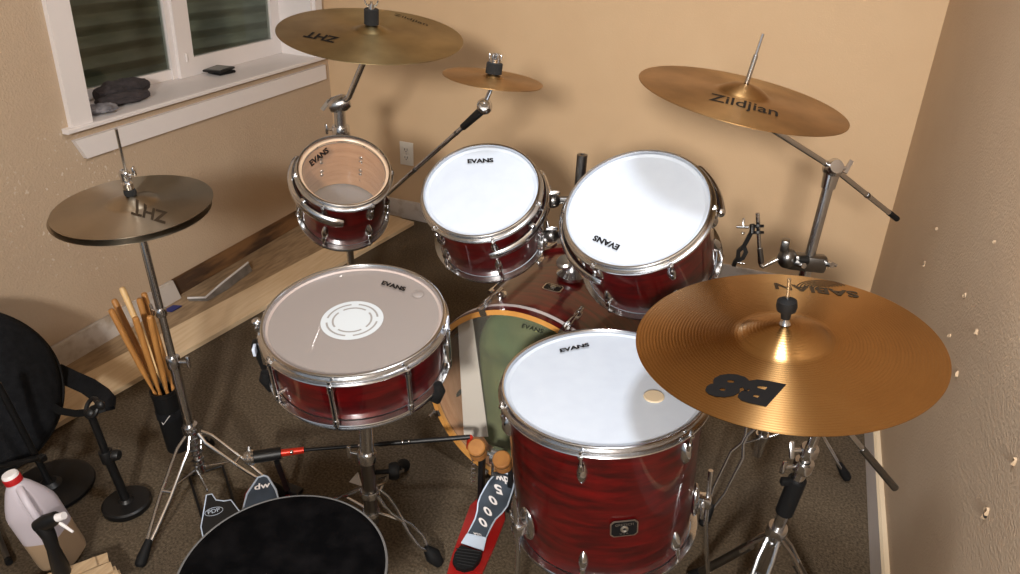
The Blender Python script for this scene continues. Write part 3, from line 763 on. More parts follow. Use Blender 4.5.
mb = MB(); mb.disc(Matrix.Translation((0,0,-Lb+.009)), Rb-.003, seg=64); mb.build('resonant_head', 'black_plastic', bass, local=True)
lettering3(bass, 'EVANS', (520,329), (541,335), (521.5,325), cb, nb, bold=.01, lift=.001, zoff=-.009)
# felt damping strip across the inside of the head
inv = mxb.inverted(); qq = [inv @ PP(px, py, cb, nb) for px, py in ((455.5,322.5),(470,317.5),(487,447),(463,447))]
mb = MB()
a_ = [V((p.x,p.y,-.0105)) for p in qq]; b_ = [V((p.x,p.y,-.0125)) for p in qq]
ext = (a_[3]+a_[2]-a_[0]-a_[1])*-.035
mb.hexa([b_[0],b_[1],b_[2]+ext,b_[3]+ext], [a_[0],a_[1],a_[2]+ext,a_[3]+ext]); mb.build('felt_strip', 'felt_strip', bass, local=True)
# green cloth stuffed inside
qg = inv @ PP(528, 400, cb, nb)
mb = MB(); rows = []
for i in range(25):
    ph_ = PI*i/24; row = []
    for j in range(48):
        th = 2*PI*j/48; q_ = [math.sin(ph_)*math.cos(th), math.sin(ph_)*math.sin(th), math.cos(ph_)]
        q_ = [math.copysign(abs(v_)**.5, v_) for v_ in q_]; p_ = V((.065+.222*q_[0], .262*q_[1], -.085+.06*q_[2]))
        p_.z += .022*noise.noise(V((p_.x*9, p_.y*9, 2.)))+.012*noise.noise(V((p_.x*26, p_.y*26, 5.)))
        p_.z = min(p_.z, -.016); rr_ = math.hypot(p_.x, p_.y)
        if rr_ > .258: p_.x *= .258/rr_; p_.y *= .258/rr_
        row.append(p_)
    rows.append(row)
mb.ringloop(rows); pl_ = mb.build('damping_cloth', 'green_cloth', bass, local=True); pl_['label'] = 'green cloth stuffed inside the drum'
mb = MB()
for k in range(8):     # claws, tension rods, lugs on both sides
    az = math.radians(67) + 2*PI*k/8
    for side in (0, 1):
        S = Matrix.Identity(4) if side == 0 else Matrix.Translation((0,0,-Lb)) @ Matrix.Rotation(PI, 4, V((math.cos(az), math.sin(az), 0)))
        T = S @ Matrix.Rotation(az if side == 0 else az, 4, 'Z')
        m1 = MB(); m1.strip([T @ V((Rb+.0, 0, .0035)), T @ V((Rb+.0155, 0, .0035)), T @ V((Rb+.0175,0,-.012)), T @ V((Rb+.0185,0,-.046))], T.to_3x3() @ V((0,1,0)), .003, .020)
        m1.strip([T @ V((Rb-.001,0,.0045)), T @ V((Rb-.001,0,-.003))], T.to_3x3() @ V((0,1,0)), .003, .018)
        m1.rod(T @ V((Rb+.024,0,-.018)), T @ V((Rb+.024,0,-.05)), .008, .006)
        cl = m1.build('claw', 'chrome', bass, local=True)
        m1 = MB(); m1.rod(T @ V((Rb+.024,0,.012)), T @ V((Rb+.022,0,-.105)), .0028, seg=8); m1.box(T @ V((Rb+.024,0,.014)), (.006,.006,.01), T); m1.build('tension_rod', 'chrome', cl, local=True)
        m1 = MB(); m1.ball(T @ V((Rb+.001,0,-.105)), 1, T, (.014,.011,.024), 14, 10); m1.rod(T @ V((Rb+.021,0,-.112)), T @ V((Rb+.021,0,-.086)), .0062); m1.ball(T @ V((Rb+.012,0,-.10)), 1, T, (.013,.008,.012), 12, 8); m1.build('lug', 'chrome', bass, local=True)
q = on_cyl(553, 288, mxb, Rb); a = math.atan2(q.y, q.x)
T = Matrix.Translation((q.x*1.001,q.y*1.001,q.z)) @ Matrix((( math.sin(a),0,math.cos(a)),(-math.cos(a),0,math.sin(a)),(0,-1,0))).to_4x4()
badge(shb, T, 1.0)
for s_ in (1,-1):      # spurs at the far end
    a = PI*1.5 + s_*math.radians(62); T = lug_frame(a, Rb, -.36)
    m1 = MB(); m1.ball(T @ V((0,0,0)), 1, T, (.012,.028,.04), 14, 10); b0 = T @ V((.015,0,0)); m1.tube([b0, b0+V((s_*.045,-.02,-.01))], .013, 12)
    sp = m1.build('spur_bracket', 'chrome', bass, local=True)
    wz = (inv @ V((cb.x,cb.y,.0))).y
    m1 = MB(); p1 = V((b0.x+s_*.11, wz+.012, -.43)); m1.tube([b0+V((s_*.01,0,0)), p1], .007, 12); m1.build('spur', 'chrome', sp, local=True)
    m1 = MB(); m1.ball(p1, .012); m1.build('rubber_foot', 'black_rubber', sp, local=True)

# ------------------------------------------------------------------ cymbals
def cymbal(name, label, c, n, R, mat_, bell=.19, bow=.09, bellh=.055, group='bronze cymbals', xh=None, flip=False):
    n = V(n).normalized(); mx = place(c, n, xh or RIGHT); rb = R*bell*1.05
    def h(r):
        u = min(1, r/R); z = R*bow*(1-u**1.35)
        if r < rb: z += R*bellh*max(0., 1-(r/rb)**2)**.85
        return -z if flip else z
    t = thing(name, label, 'cymbal', mx=mx, group=group)
    rr_ = [.0065]+[rb*i/14 for i in range(1, 15) if rb*i/14 > .008]+[rb+(R-rb)*i/16 for i in range(1, 17)]
    prof = [(r, h(r)) for r in rr_] + [(R, h(R)-.0012)] + [(r, h(r)-.0014) for r in reversed(rr_[:-1])]
    mb = MB(); mb.lathe(prof, seg=128); b = mb.build('plate', mat_, t, local=True, sharp=60)
    t['h0'] = h(0)
    del t['h0']
    return t, h, mx
CYM = {}
nB = V((-.128,-.0366,.9855)).normalized(); cB = V((.0665,1.1688,.8325))
b8, hB, mB = cymbal('crash_cymbal', 'largest bright bronze cymbal in front with big black printing and fine rings', cB, nB, .254, 'bronze_bright', .29, .05, .085)
def cpl(c, n, h): return c+n*h
lettering3(b8, 'B8', (786.5,385.6), (721,372.6), (766,406.5), cB+nB*hB(.18), nB, hfun=hB, bold=.06, lift=.0008)
lettering3(b8, 'SABIAN', (857,290), (774,282), (860,297), cB+nB*hB(.17), nB, 'ink_faded', hfun=hB, bold=.03, lift=.0008)
qa = mB.inverted() @ PP(822, 287, cB+nB*hB(.18), nB)
for k in range(7):
    mb = MB(); r0 = .008+.0062*k; pts = []
    nn = 22
    va, vb = [], []
    for i in range(nn+1):
        a = math.radians(8)+math.radians(164)*i/nn
        for lst, rr_ in ((va, r0), (vb, r0+.0026)):
            x, y = qa.x+rr_*math.cos(a), qa.y+rr_*.75*math.sin(a); lst.append(mb.bm.verts.new((x, y, hB(math.hypot(x,y))+.0008)))
    for i in range(nn): mb.bm.faces.new((va[i], vb[i], vb[i+1], va[i+1]))
    mb.build('logo_arc', 'ink_faded', b8, local=True, smooth=False)
nC = V((.1283,.0069,.9917)).normalized(); cC = V((-.1139,1.6594,1.1271))
cr, hC, mC = cymbal('crash_cymbal', 'tilted amber bronze cymbal high on the right boom before the back wall', cC, nC, .229, 'bronze_amber', .24, .05, .085)
lettering3(cr, 'Zildjian', (708,101), (778,118), (711,93.5), cC+nC*hC(.1), nC, hfun=hC, bold=.01, lift=.0008)
nR = V((.1056,-.0749,.9916)).normalized(); cR = V((-1.1292,1.7883,1.1431))
rd, hR, mR = cymbal('ride_cymbal', 'large dull olive bronze cymbal at the top left beside the window', cR, nR, .254, 'bronze_aged', .17, .045, .05)
lettering3(rd, 'ZHT', (340,38.8), (309,31.6), (334,43.6), cR+nR*hR(.17), nR, hfun=hR, bold=.03, lift=.0008)
lettering3(rd, 'Zildjian', (393,14.5), (427,26), (395,11.5), cR+nR*hR(.12), nR, 'ink_faded', hfun=hR, bold=.01, lift=.0008)
nS = V((.0745,.0661,.995)).normalized(); cS = V((-.7186,1.6887,1.0883))
sp_, hS, mS = cymbal('splash_cymbal', 'smallest bronze cymbal high above the middle rack tom', cS, nS, .127, 'bronze_amber', .2, .05, .05)
nH = V((-.0117,-.0623,.998)).normalized(); cH = V((-1.404,1.1458,.8168))
h1, hH, mH = cymbal('hi_hat_cymbal', 'upper grey bronze hi-hat cymbal with black printing under a chrome clutch', cH, nH, .178, 'bronze_grey', .30, .05, .085)
lettering3(h1, 'ZHT', (168,212), (134,204.5), (166,223), cH+nH*hH(.1), nH, 'ink_faded', hfun=hH, bold=.03, lift=.0008)
cH2 = cH - nH*.004; nH2 = V((.010,-.045,.998)).normalized()
h2, hH2, mH2 = cymbal('hi_hat_cymbal', 'lower grey bronze hi-hat cymbal showing as a rim beneath the upper one', cH - V((.004,.004,.015)), nH2, .178, 'bronze_grey', .28, .035, .06, flip=True)
# ================================================================== STANDS AND HARDWARE
def topper(root, c, n, hf, above, sleeve=None, nut='wing', below=.045, felt=True, rod=.0036):
    """rod through the cymbal's centre hole with its felts, sleeve and nut"""
    c = V(c); n = V(n).normalized(); mx = place(c, n, RIGHT); h0 = hf(0); hz = hf(.0185)-.0022
    mb = MB(); mb.rod(c+n*(h0-below), c+n*(h0+above), rod, seg=10); mb.lathe([(.004,hz-.015),(.012,hz-.015),(.010,hz-.022),(.004,hz-.024)], mx, 20); mb.build('tilter_rod', 'chrome', root)
    mb = MB(); mb.lathe([(.0038,hz),(.017,hz-.0002),(.018,hz-.006),(.017,hz-.014),(.0038,hz-.014)], mx, 24); mb.build('felt_washer', 'black_felt', root)
    if sleeve:
        r, z0, z1 = sleeve
        mb = MB(); mb.lathe([(.0038,h0+z0),(r,h0+z0),(r,h0+z1-.002),(r-.002,h0+z1),(.0038,h0+z1)], mx, 28); mb.build('felt_sleeve', 'black_felt', root)
    if nut == 'wing':
        z = h0+(sleeve[2] if sleeve else .006); mb = MB(); mb.lathe([(.0037,z),(.009,z),(.008,z+.012),(.0037,z+.013)], mx, 18)
        for s in (1,-1): mb.strip([mx @ V((s*.007,0,z+.006)), mx @ V((s*.015,0,z+.014)), mx @ V((s*.018,0,z+.024))], mx.to_3x3() @ V((0,1,0)), .004, .010)
        mb.build('wing_nut', 'chrome', root)
    if nut == 'crown':
        z = h0+sleeve[2]; mb = MB(); mb.lathe([(.0037,z),(.015,z),(.016,z+.010),(.0037,z+.010)], mx, 24)
        for k in range(6): T = lug_frame(PI/3*k, .0145, z+.015); mb.box((mx @ T) @ V((0,0,0)), (.004,.007,.012), mx @ T, bev=.001)
        mb.build('wing_nut', 'chrome', root)
def collar(root, p, axis, r, h, material='chrome', wing=None, name='height_collar'):
    p = V(p); axis = V(axis).normalized(); T = place(p, axis, RIGHT)
    mb = MB(); mb.lathe([(r*.6,-h/2),(r,-h/2),(r*1.06,-h/2+.003),(r*1.06,h/2-.003),(r,h/2),(r*.6,h/2)], T, 24); o = mb.build(name, material, root)
    if wing is not None:
        d = T.to_3x3() @ V((math.cos(wing), math.sin(wing), 0))
        mb = MB(); mb.rod(p+d*r*.8, p+d*(r+.02), .004); w = d.cross(axis)
        mb.box(p+d*(r+.024), (.010,.007,.034), place(p, axis, d), bev=.003); mb.build('wing_screw', 'chrome', o)
    return o
def double_leg(root, top, foot, gap=.020, w=.009, t=.0055, material='chrome', bulge=.0, foot_len=.06, pinch=False, cut=.12):
    """double-braced leg: two flat bars from the collar to a rubber foot"""
    top, foot = V(top), V(foot); d = (foot-top).normalized(); s = d.cross(V((0,0,1))).normalized(); up = s.cross(d)
    end = foot - d*foot_len*.55; mb = MB(); L_ = (end-top).length
    for k in (1, -1):
        if pinch: mb.tube([top+s*k*gap*.35, top+d*L_*.10+s*k*gap*.9, top+d*L_*.34+s*k*gap*.8, top+d*L_*.44+s*k*gap*.12, top+d*L_*.50+s*k*gap*.12, top+d*L_*.58+s*k*gap*.8, top+d*L_*.84+s*k*gap*.75, end+s*k*.003], w*.45, 10)
        else: mb.tube([top+s*k*gap*.35, top+d*L_*cut+s*k*gap, top+d*L_*.55+s*k*gap*.9, top+d*L_*.80+s*k*gap*.55, end+s*k*.003], w*.5, 10)
    for u in (() if pinch else (.5,)): mb.rod(top+d*L_*u-s*gap*1.05, top+d*L_*u+s*gap*1.05, .004)
    o = mb.build('leg', material, root)
    e2 = V((foot.x, foot.y, max(foot.z, .012)))
    mb = MB(); mb.tube([e2-d*foot_len, e2-d*foot_len*.3, e2, e2+d*.006], [.009,.014,.013,.008], 14); f_ = mb.build('rubber_foot', 'black_rubber', o)
    return o, top+d*L_*.5
def brace(root, a, b, material='chrome'):
    mb = MB(); mb.tube([V(a), V(b)], .0036, 10); return mb.build('brace', material, root)
def tripod(root, base, zj, feet, zlow=.06, gap=.02, material='chrome', braces=True):
    base = V(base)
    for f in feet:
        f = V(f); d = V((f.x-base.x, f.y-base.y, 0)).normalized()
        o, mid = double_leg(root, V((base.x,base.y,zj))+d*.022, V((f.x,f.y,.011)), gap, material=material)
        if braces: brace(root, V((base.x,base.y,zlow))+d*.018, mid, material)

# ------------------------------------------------------------------ hi-hat stand
A = P(116,129,y=1.128); B0 = V((-1.345,1.118,0)); cz = cH+nH*hH(0)
t = hh = thing('hi_hat_stand', 'chrome hi-hat stand with a tripod base and black pedal under the two cymbals', 'cymbal stand', V((-1.345,1.118,0)))
base = P(203,478,z=.03); base.z = 0
ax = (V((cH.x,cH.y,.80))-V((base.x,base.y,.03))).normalized()
def hx(z): 
    o = V((base.x,base.y,.03)); return o+ax*((z-.03)/ax.z)
rd_dir = (A-cz).normalized()
mb = MB(); mb.rod(cz-rd_dir*.10, A, .0034, seg=10); mb.build('pull_rod', 'chrome', hh)
Tc = place(cz, nH, RIGHT)
mb = MB(); mb.lathe([(.0036,.014),(.010,.014),(.0115,.02),(.0115,.03),(.008,.034),(.0125,.040),(.0125,.058),(.008,.064),(.0036,.064)], Tc, 24); cl = mb.build('clutch', 'chrome', hh)
mb = MB(); mb.rod(Tc @ V((.008,0,.05)), Tc @ V((.026,-.005,.055)), .0035); mb.box(Tc @ V((.026,-.005,.062)), (.006,.012,.022), Tc, bev=.002); mb.build('wing_screw', 'chrome', cl)
mb = MB(); mb.lathe([(.0036,.001),(.013,.001),(.014,.006),(.013,.0135),(.0036,.0135)], Tc, 24); mb.build('felt_washer', 'black_felt', hh)
pt = hx(cH.z-.062)
mb = MB(); mb.lathe([(.0036,-.018),(.016,-.018),(.016,.014),(.0036,.014)], place(pt, ax, RIGHT), 20); mb.build('cup_seat', 'black_plastic', hh)
j1 = P(165,318,y=1.112).z; j2 = P(176,364,y=1.115).z; zj = P(188,424,y=1.118).z
mb = MB(); mb.rod(hx(j2-.04), hx(cH.z-.078), .0095, seg=16); mb.build('upper_tube', 'chrome', hh)
mb = MB(); mb.rod(hx(.05), hx(j2), .0125, seg=16); mb.build('lower_tube', 'chrome', hh)
collar(hh, hx(j1), ax, .0135, .02, wing=2.6, name='memory_lock'); collar(hh, hx(j2), ax, .0165, .032, wing=-.1)
collar(hh, hx(zj), ax, .020, .026)
feet = [P(141,568,z=0), P(284,497,z=0), P(211,447,z=0)]
tripod(hh, hx(.1), zj, feet, zlow=.07, gap=.016)
mb = MB(); mb.tube([hx(.065+.008*math.sin(i)*0+.0035*i)+V((.016*math.cos(i*1.3),.016*math.sin(i*1.3),0)) for i in range(40)], .0022, 6); mb.build('spring', 'steel_dark', hh)
# pedal
hp = P(206,490,z=.095); he = P(246,560,z=.02); 
fn = ((he-hp).cross(RIGHT)).normalized(); fn = fn if fn.z > 0 else -fn
def board(root, pxs, c, n, th, material, name, lift=0.):
    q = [PP(px, py, c, n) for px, py in pxs]; n = V(n)
    mb = MB(); mb.ringloop([[p+n*(lift-th) for p in q], [p+n*lift for p in q]]); return mb.build(name, material, root, sharp=30)
out = [(206.5,495),(212,494),(216,500),(224,501),(231,500),(240,512),(252,545),(258,570),(222,585),(208,560),(201,527),(204,510)]
pb = board(hh, out, hp, fn, .006, 'black_plastic', 'footboard'); pb['label'] = 'black pedal board with a white outline'
def outline(root, pxs, c, n, r, material, name, lift):
    q = [PP(px, py, c, n)+n*lift for px, py in pxs]; mb = MB(); mb.tube(q, r, 6, closed=True); return mb.build(name, material, root)
outline(pb, out, hp, fn, .0016, 'pedal_edge', 'edge_line', .0005)
el = [(214+9*math.cos(a)+1.0*math.sin(a), 511.5-2.6*math.cos(a)+3.6*math.sin(a)) for a in [2*PI*k/22 for k in range(22)]]
outline(pb, el, hp, fn, .0007, 'pedal_edge', 'logo_oval', .0008)
def letters_world(root, s, BL, BR, TL, c, n, material, lift=.0012, bold=.01, name='lettering'):
    q = [PP(p[0], p[1], c, n)+V(n)*lift for p in (BL, BR, TL)]; bm = text_bm(s, bold=bold)
    xs = [v.co.x for v in bm.verts]; ys = [v.co.y for v in bm.verts]; x0, x1, y0, y1 = min(xs), max(xs), min(ys), max(ys)
    for v in bm.verts: v.co = q[0]+(q[1]-q[0])*((v.co.x-x0)/(x1-x0))+(q[2]-q[0])*((v.co.y-y0)/(y1-y0))
    mb = MB(); mb.bm.free(); mb.bm = bm; return mb.build(name, material, root, smooth=False)
letters_world(pb, 'PDP', (208.5,514.5), (220.5,511), (207.5,511), hp, fn, 'pedal_edge')
mb = MB(); mb.strip([hx(.06), hx(.06)+V((.004,-.02,.02)), hp+V((.004,.0,.0))], RIGHT, .012, .003); mb.build('chain', 'chrome_dull', hh)
mb = MB()
for a_, b_ in (((189,476),(206,530)), ((222.5,466),(240,520))): mb.rod(P(*a_, z=.012), P(*b_, z=.012), .0035)
mb.rod(P(189,476,z=.012), P(222.5,466,z=.012), .0035); mb.rod(P(206,530,z=.012), P(240,520,z=.012), .0035); mb.build('base_frame', 'black_metal', hh)

# ------------------------------------------------------------------ stick holder and sticks
s0 = P(163,389,y=1.15); s1 = P(179,447,y=1.15); sx = (s0-s1).normalized(); rS = .034
dn = hx(s0.z); 
sh = thing('stick_holder', 'black cylindrical drumstick holder with a white chevron strapped to the hi-hat stand', 'stick holder', s1)
Th = place(s1, sx, RIGHT); Ls = (s0-s1).length
mb = MB(); mb.lathe([(.0,0.0),(rS*.9,0),(rS*.93,.004),(rS,Ls),(rS-.003,Ls),(rS*.9-.003,.004),(0,.004)], Th, 40, closed=False); mb.build('tube', 'black_rubber', sh)
mb = MB(); mb.lathe([(rS-.0005,Ls-.012),(rS+.0018,Ls-.012),(rS+.0018,Ls),(rS-.0005,Ls)], Th, 40); mb.build('rim', 'black_plastic', sh)
def on_tube(px, py, T, R): return on_cyl(px, py, T, R)
q = [on_cyl(px, py, Th, rS*1.005) for px, py in ((159.5,417),(166.5,424.5),(173,413.5))]
mb = MB(); mb.tube(q, .0014, 8); mb.build('chevron', 'scrap_white', sh, local=True)
mb = MB(); z_ = Ls*.62; mb.lathe([(rS*.975,z_-.012),(rS*1.03,z_-.012),(rS*1.03,z_+.012),(rS*.975,z_+.012)], Th, 32); mb.build('strap', 'black_cloth', sh)
ends = None
tips = [(110.5,309,'stick_wood'),(113.5,299,'stick_wood'),(121.5,287,'stick_pale'),(139,298,'stick_wood'),(143.5,292.5,'stick_wood'),(149.5,316,'stick_wood'),(135,317,'stick_wood')]
labels = ['brown drumstick leaning furthest out on the left of the holder, worn butt end',
 'brown drumstick right behind the outermost one in the holder',
 'palest and tallest drumstick in the holder, blond wood',
 'brown drumstick in the holder left of the pair against the hi-hat tube',
 'tallest brown drumstick in the holder touching the hi-hat tube',
 'shortest thick brown drumstick at the front of the holder beside the hi-hat tube',
 'short light brown drumstick in the middle of the holder below the blond one']
mouths = [(-.020,-.012),(-.020,.008),(-.004,.018),(.008,.002),(.021,.012),(.018,-.014),(-.001,-.019)]
for (px, py, m_), lb, (ex, ey) in zip(tips, labels, mouths):
    mth = Th @ V((ex, ey, Ls)); dep = mth.y + ey*1.6
    tip = P(px, py, y=dep); bot = mth + (mth-tip).normalized()*.028
    dl = (bot-tip).normalized(); mxs_ = place(bot, -dl, RIGHT); LL = (tip-bot).length
    st = thing('drumstick', lb, 'drumstick', mx=mxs_, group='drumsticks standing in the holder')
    mb = MB(); prof = [(0,.034),(.0035,.036),(.0052,.06),(.0080,.11),(.0082,LL-.010),(.0072,LL-.003),(.0045,LL-.0005),(0,LL)]
    mb.solid(prof, seg=18); mb.build('shaft', m_, st, local=True)
    mb = MB(); mb.solid([(0,0.0),(.0038,.006),(.0052,.018),(.0042,.030),(.0030,.036),(0,.037)], seg=14); mb.build('tip', m_, st, local=True)

# ------------------------------------------------------------------ stand behind the smallest tom (ride, splash boom)
yP = 1.93; pp = P(340,118,y=yP); zt = P(340,104,y=yP).z; px0, py0 = pp.x, yP
t = rs = thing('cymbal_stand', 'chrome cymbal stand behind the smallest rack tom, holding up the dull olive cymbal', 'cymbal stand', (px0,py0,0))
tl = V((px0,py0,zt)); rc = cR+nR*hR(0)
zc = P(342,131,y=yP).z
mb = MB(); mb.rod((px0,py0,.05), (px0,py0,zc-.02), .0125, seg=16); mb.build('lower_tube', 'chrome', t)
mb = MB(); mb.rod((px0,py0,zc-.05), (px0,py0,zt-.01), .0185, seg=18); mb.build('upper_tube', 'chrome_dull', t)
collar(t, (px0,py0,zc), V((0,0,1)), .027, .035, wing=2.9)
collar(t, (px0,py0,.42), V((0,0,1)), .018, .03, wing=.8)
be = rc-nR*.052; bs = tl
mb = MB(); ball_ax = (RIGHT+UP*.3).normalized(); mb.solid([(0,-.034),(.018,-.032),(.026,-.018),(.027,.018),(.019,.034),(0,.036)], place(tl, ball_ax, UP), 22); mb.build('tilter', 'chrome_dull', t)
mb = MB(); w_ = tl-RIGHT*.03; mb.strip([w_+UP*.012, w_-UP*.004-RIGHT*.012, w_-UP*.02-RIGHT*.024], FWD, .012, .006); mb.rod(tl-RIGHT*.02, w_-RIGHT*.005, .005); mb.build('wing_nut', 'chrome', t)
pm = P(349,97,y=yP-.01)
mb = MB(); mb.tube([tl+UP*.004+RIGHT*.006, pm, be+(pm-be)*.12, be], [.0095,.0095,.0095,.0095], 14); mb.build('boom_arm', 'chrome', t)
mb = MB(); mb.solid([(0,-.014),(.012,-.012),(.014,0),(.012,.012),(0,.014)], place(be, RIGHT, UP), 18); mb.box(be+RIGHT*.018, (.012,.008,.022), place(be, UP, RIGHT), bev=.003); mb.build('tilter', 'steel_dark', t)
topper(t, cR, nR, hR, .062, sleeve=(.020,.002,.042), nut='wing')
tripod(t, (px0,py0,0), .30, [V((px0+.30*math.cos(a), py0+.24*math.sin(a), 0)) for a in (2.2, .35, -1.75)], gap=.014)
# tom arm from the stand to the smallest tom
qb = c1-n1*.10+V((-.02,.125,0))
mb = MB(); zq = qb.z; mb.tube([(px0,py0,zq), V((px0,py0,zq)).lerp(qb, .6)+V((0,0,.02)), qb], .0095, 12); am = mb.build('tom_arm', 'chrome', t)
collar(t, (px0,py0,zq), V((0,0,1)), .022, .04, wing=3.3)
# splash boom
sc_ = cS+nS*hS(0); sb = P(484.5,108,y=1.70); s_end = P(383,198,y=1.82)
tb = thing('cymbal_boom_arm', 'long thin chrome boom rod rising from behind the smallest tom to the little cymbal', 'cymbal arm', (px0,py0,sb.z-.33))
far = V((px0+.02,py0-.02, s_end.z)) ; dB = (sb-s_end).normalized(); far = s_end-dB*.10
mb = MB(); mb.rod(far, sb-dB*.085, .0064, seg=12); mb.build('rod', 'chrome', tb)
mb = MB(); mb.rod(sb-dB*.10, sb-dB*.015, .0095, .0115, seg=14); mb.build('sleeve', 'black_metal', tb)
for u in (.28, .62):
    p_ = far.lerp(sb, u+.18); mb = MB(); mb.rod(p_-dB*.006, p_+dB*.006, .0070, seg=12); mb.build('groove', 'steel_dark', tb)
mb = MB(); mb.solid([(0,-.02),(.014,-.018),(.020,-.007),(.020,.007),(.014,.018),(0,.02)], place(sb+UP*.004, -FWD, UP), 24); mb.lathe([(.004,.016),(.009,.016),(.009,.021),(.004,.021)], place(sb+UP*.004, -FWD, UP), 16); mb.build('tilter', 'chrome', tb)
topper(tb, cS, nS, hS, .050, sleeve=(.0205,.001,.027), nut='crown', below=.026)
mb = MB(); mb.tube([sc_-nS*.02, sc_-nS*.032, sb+UP*.01], [.006,.0055,.0065], 12); mb.build('neck', 'chrome', tb)
mb = MB(); cpt = V((px0,py0,far.z)); mb.box(cpt.lerp(far,.5), (.03,.05+(cpt-far).length*.6,.03), Matrix.Rotation(math.atan2((far-cpt).y,(far-cpt).x)-PI/2,4,'Z'), bev=.005); mb.build('clamp', 'chrome_dull', tb)

# ------------------------------------------------------------------ tom holder on the bass drum
hpx = P(581,170,y=1.70); hb0 = V((hpx.x, 1.70, .56))
t = thing('tom_holder', 'chrome double tom holder post rising from the bass drum between the two white rack toms', 'tom holder', (hb0.x, hb0.y, cb.z+Rb))
zT = P(581,156,y=1.70).z; rp = .0135
mb = MB(); mb.rod((hb0.x,1.70,.60), (hb0.x,1.70,zT), rp, seg=20); mb.lathe([(.006,zT),(rp,zT),(rp,zT+.004),(.006,zT+.005)], Matrix.Translation((hb0.x,1.70,0)), 20); mb.build('post', 'steel_dark', t)
mb = MB(); mb.lathe([(.0,.584),(.040,.580),(.042,.590),(.030,.600),(.022,.612),(.020,.636),(0,.636)], Matrix.Translation((hb0.x,1.70,0)), 28); fl = mb.build('base_bracket', 'chrome', t)
q1 = P(553,200,y=1.67); q2 = P(551,235,y=1.66)
for q_, nm in ((q1,'clamp'), (q2,'clamp')):
    mb = MB(); zz = q_.z; cpt = V((hb0.x,1.70,zz)); mb.lathe([(rp,-.02),(.024,-.02),(.026,0),(.024,.02),(rp,.02)], Matrix.Translation(cpt), 24)
    d_ = (q_-cpt).normalized(); mb.rod(cpt+d_*.02, q_, .011); mb.ball(q_, .021, seg=18, rings=12); c_ = mb.build('clamp', 'steel_dark', t)
    mb = MB(); mb.rod(q_, q_-FWD*.03+UP*.012, .005); mb.box(q_-FWD*.034+UP*.014, (.010,.032,.010), place(q_, -FWD, UP), bev=.003); mb.rod(q_+UP*.01-RIGHT*.004, q_+UP*.036-RIGHT*.010, .0045); mb.build('wing_screw', 'chrome', c_)
a2 = c2-n2*.085+ (q1-c2).normalized()*(r2_+.024)
mb = MB(); mb.tube([q1, q1.lerp(a2,.5)+UP*.004, a2], .0055, 12); mb.build('tom_arm', 'chrome', t)
mb = MB(); e2 = P(541,244,y=1.64); mb.tube([q2, e2], .0095, 12); mb.box(e2, (.022,.03,.03), bev=.006); mb.build('tom_arm', 'chrome_dull', t)
a3 = c3-n3*.11+ (V((hb0.x,1.70,.78))-c3).normalized()*.10
mb = MB(); mb.tube([V((hb0.x,1.70,q2.z-.03)), V((hb0.x+.06,1.68,q2.z-.02)), c3-n3*.12+V((-.11,.115,0))], .0095, 12); mb.build('tom_arm', 'chrome', t)
# round tom rest pad low beside the large tom
q_ = P(565,262,y=1.62)
mb = MB(); mb.solid([(0,-.008),(.020,-.008),(.023,-.003),(.023,.004),(.018,.009),(0,.010)], place(q_, (-.1,-.45,.9), RIGHT), 24); mb.rod(q_, V((hb0.x,1.70,q_.z)), .007); mb.build('tilt_bracket', 'badge_silver', t)

# ------------------------------------------------------------------ crash stand at the right
cpx = P(830,180,y=1.82).x; zt = P(833,168,y=1.82).z; zc = P(810,262,y=1.82).z; xy = (cpx, 1.82)
t = cs_ = thing('cymbal_stand', 'chrome boom stand behind the big front cymbal, holding the tilted amber cymbal', 'cymbal stand', (cpx,1.82,0))
mb = MB(); mb.rod((cpx,1.82,.06), (cpx,1.82,zc-.02), .0145, seg=18); mb.build('lower_tube', 'chrome', t)
mb = MB(); mb.rod((cpx,1.82,zc-.10), (cpx,1.82,zt-.012), .0125, seg=18); mb.build('upper_tube', 'chrome_dull', t)
mb = MB(); mb.rod((cpx,1.82,zt-.05), (cpx,1.82,zt-.012), .0165, .019, seg=18); mb.build('tilter_seat', 'chrome', t)
tl = V((cpx,1.82,zt)); bend = P(897,219,y=2.05)
bd_ = (tl-bend).normalized(); bst = P(783,136,y=1.70); bd2 = (bst-bend).normalized()
rc = cC+nC*hC(0); bst = rc-nC*.055
mb = MB(); mb.solid([(0,-.022),(.016,-.021),(.022,-.010),(.022,.010),(.016,.021),(0,.022)], place(tl, -FWD, UP), 26); tt_ = mb.build('tilter', 'chrome', t)
mb = MB(); w_ = tl+RIGHT*.028; mb.rod(tl+RIGHT*.015, w_, .005); mb.strip([w_-UP*.012, w_+RIGHT*.008+UP*.004, w_+RIGHT*.016+UP*.018], FWD, .010, .005); mb.build('wing_nut', 'chrome', tt_)
mb = MB(); mb.tube([bst, tl-FWD*.0, bend], .0068, 14); mb.build('boom_arm', 'chrome', t)
for u in (.5,): 
    p_ = tl.lerp(bend, u); d_ = (bend-tl).normalized(); mb = MB(); mb.rod(p_-d_*.005, p_+d_*.005, .0078); mb.build('boom_ring', 'steel_dark', t)
mb = MB(); d_ = (bend-tl).normalized(); mb.rod(bend-d_*.05, bend, .0076, seg=14); mb.build('boom_end', 'black_rubber', t)
mb = MB(); mb.solid([(0,-.012),(.010,-.011),(.012,0),(.010,.011),(0,.012)], place(bst, -FWD, UP), 18); mb.build('cymbal_tilter', 'chrome', t)
topper(t, cC, nC, hC, .105, sleeve=None, nut=None, below=.055, rod=.0032)
mxC = place(cC, nC, RIGHT); h0 = hC(0)
mb = MB(); mb.lathe([(.0034,h0+.002),(.0052,h0+.002),(.0052,h0+.060),(.0034,h0+.062)], mxC, 14); mb.build('rod_sleeve', 'chrome_dull', t)
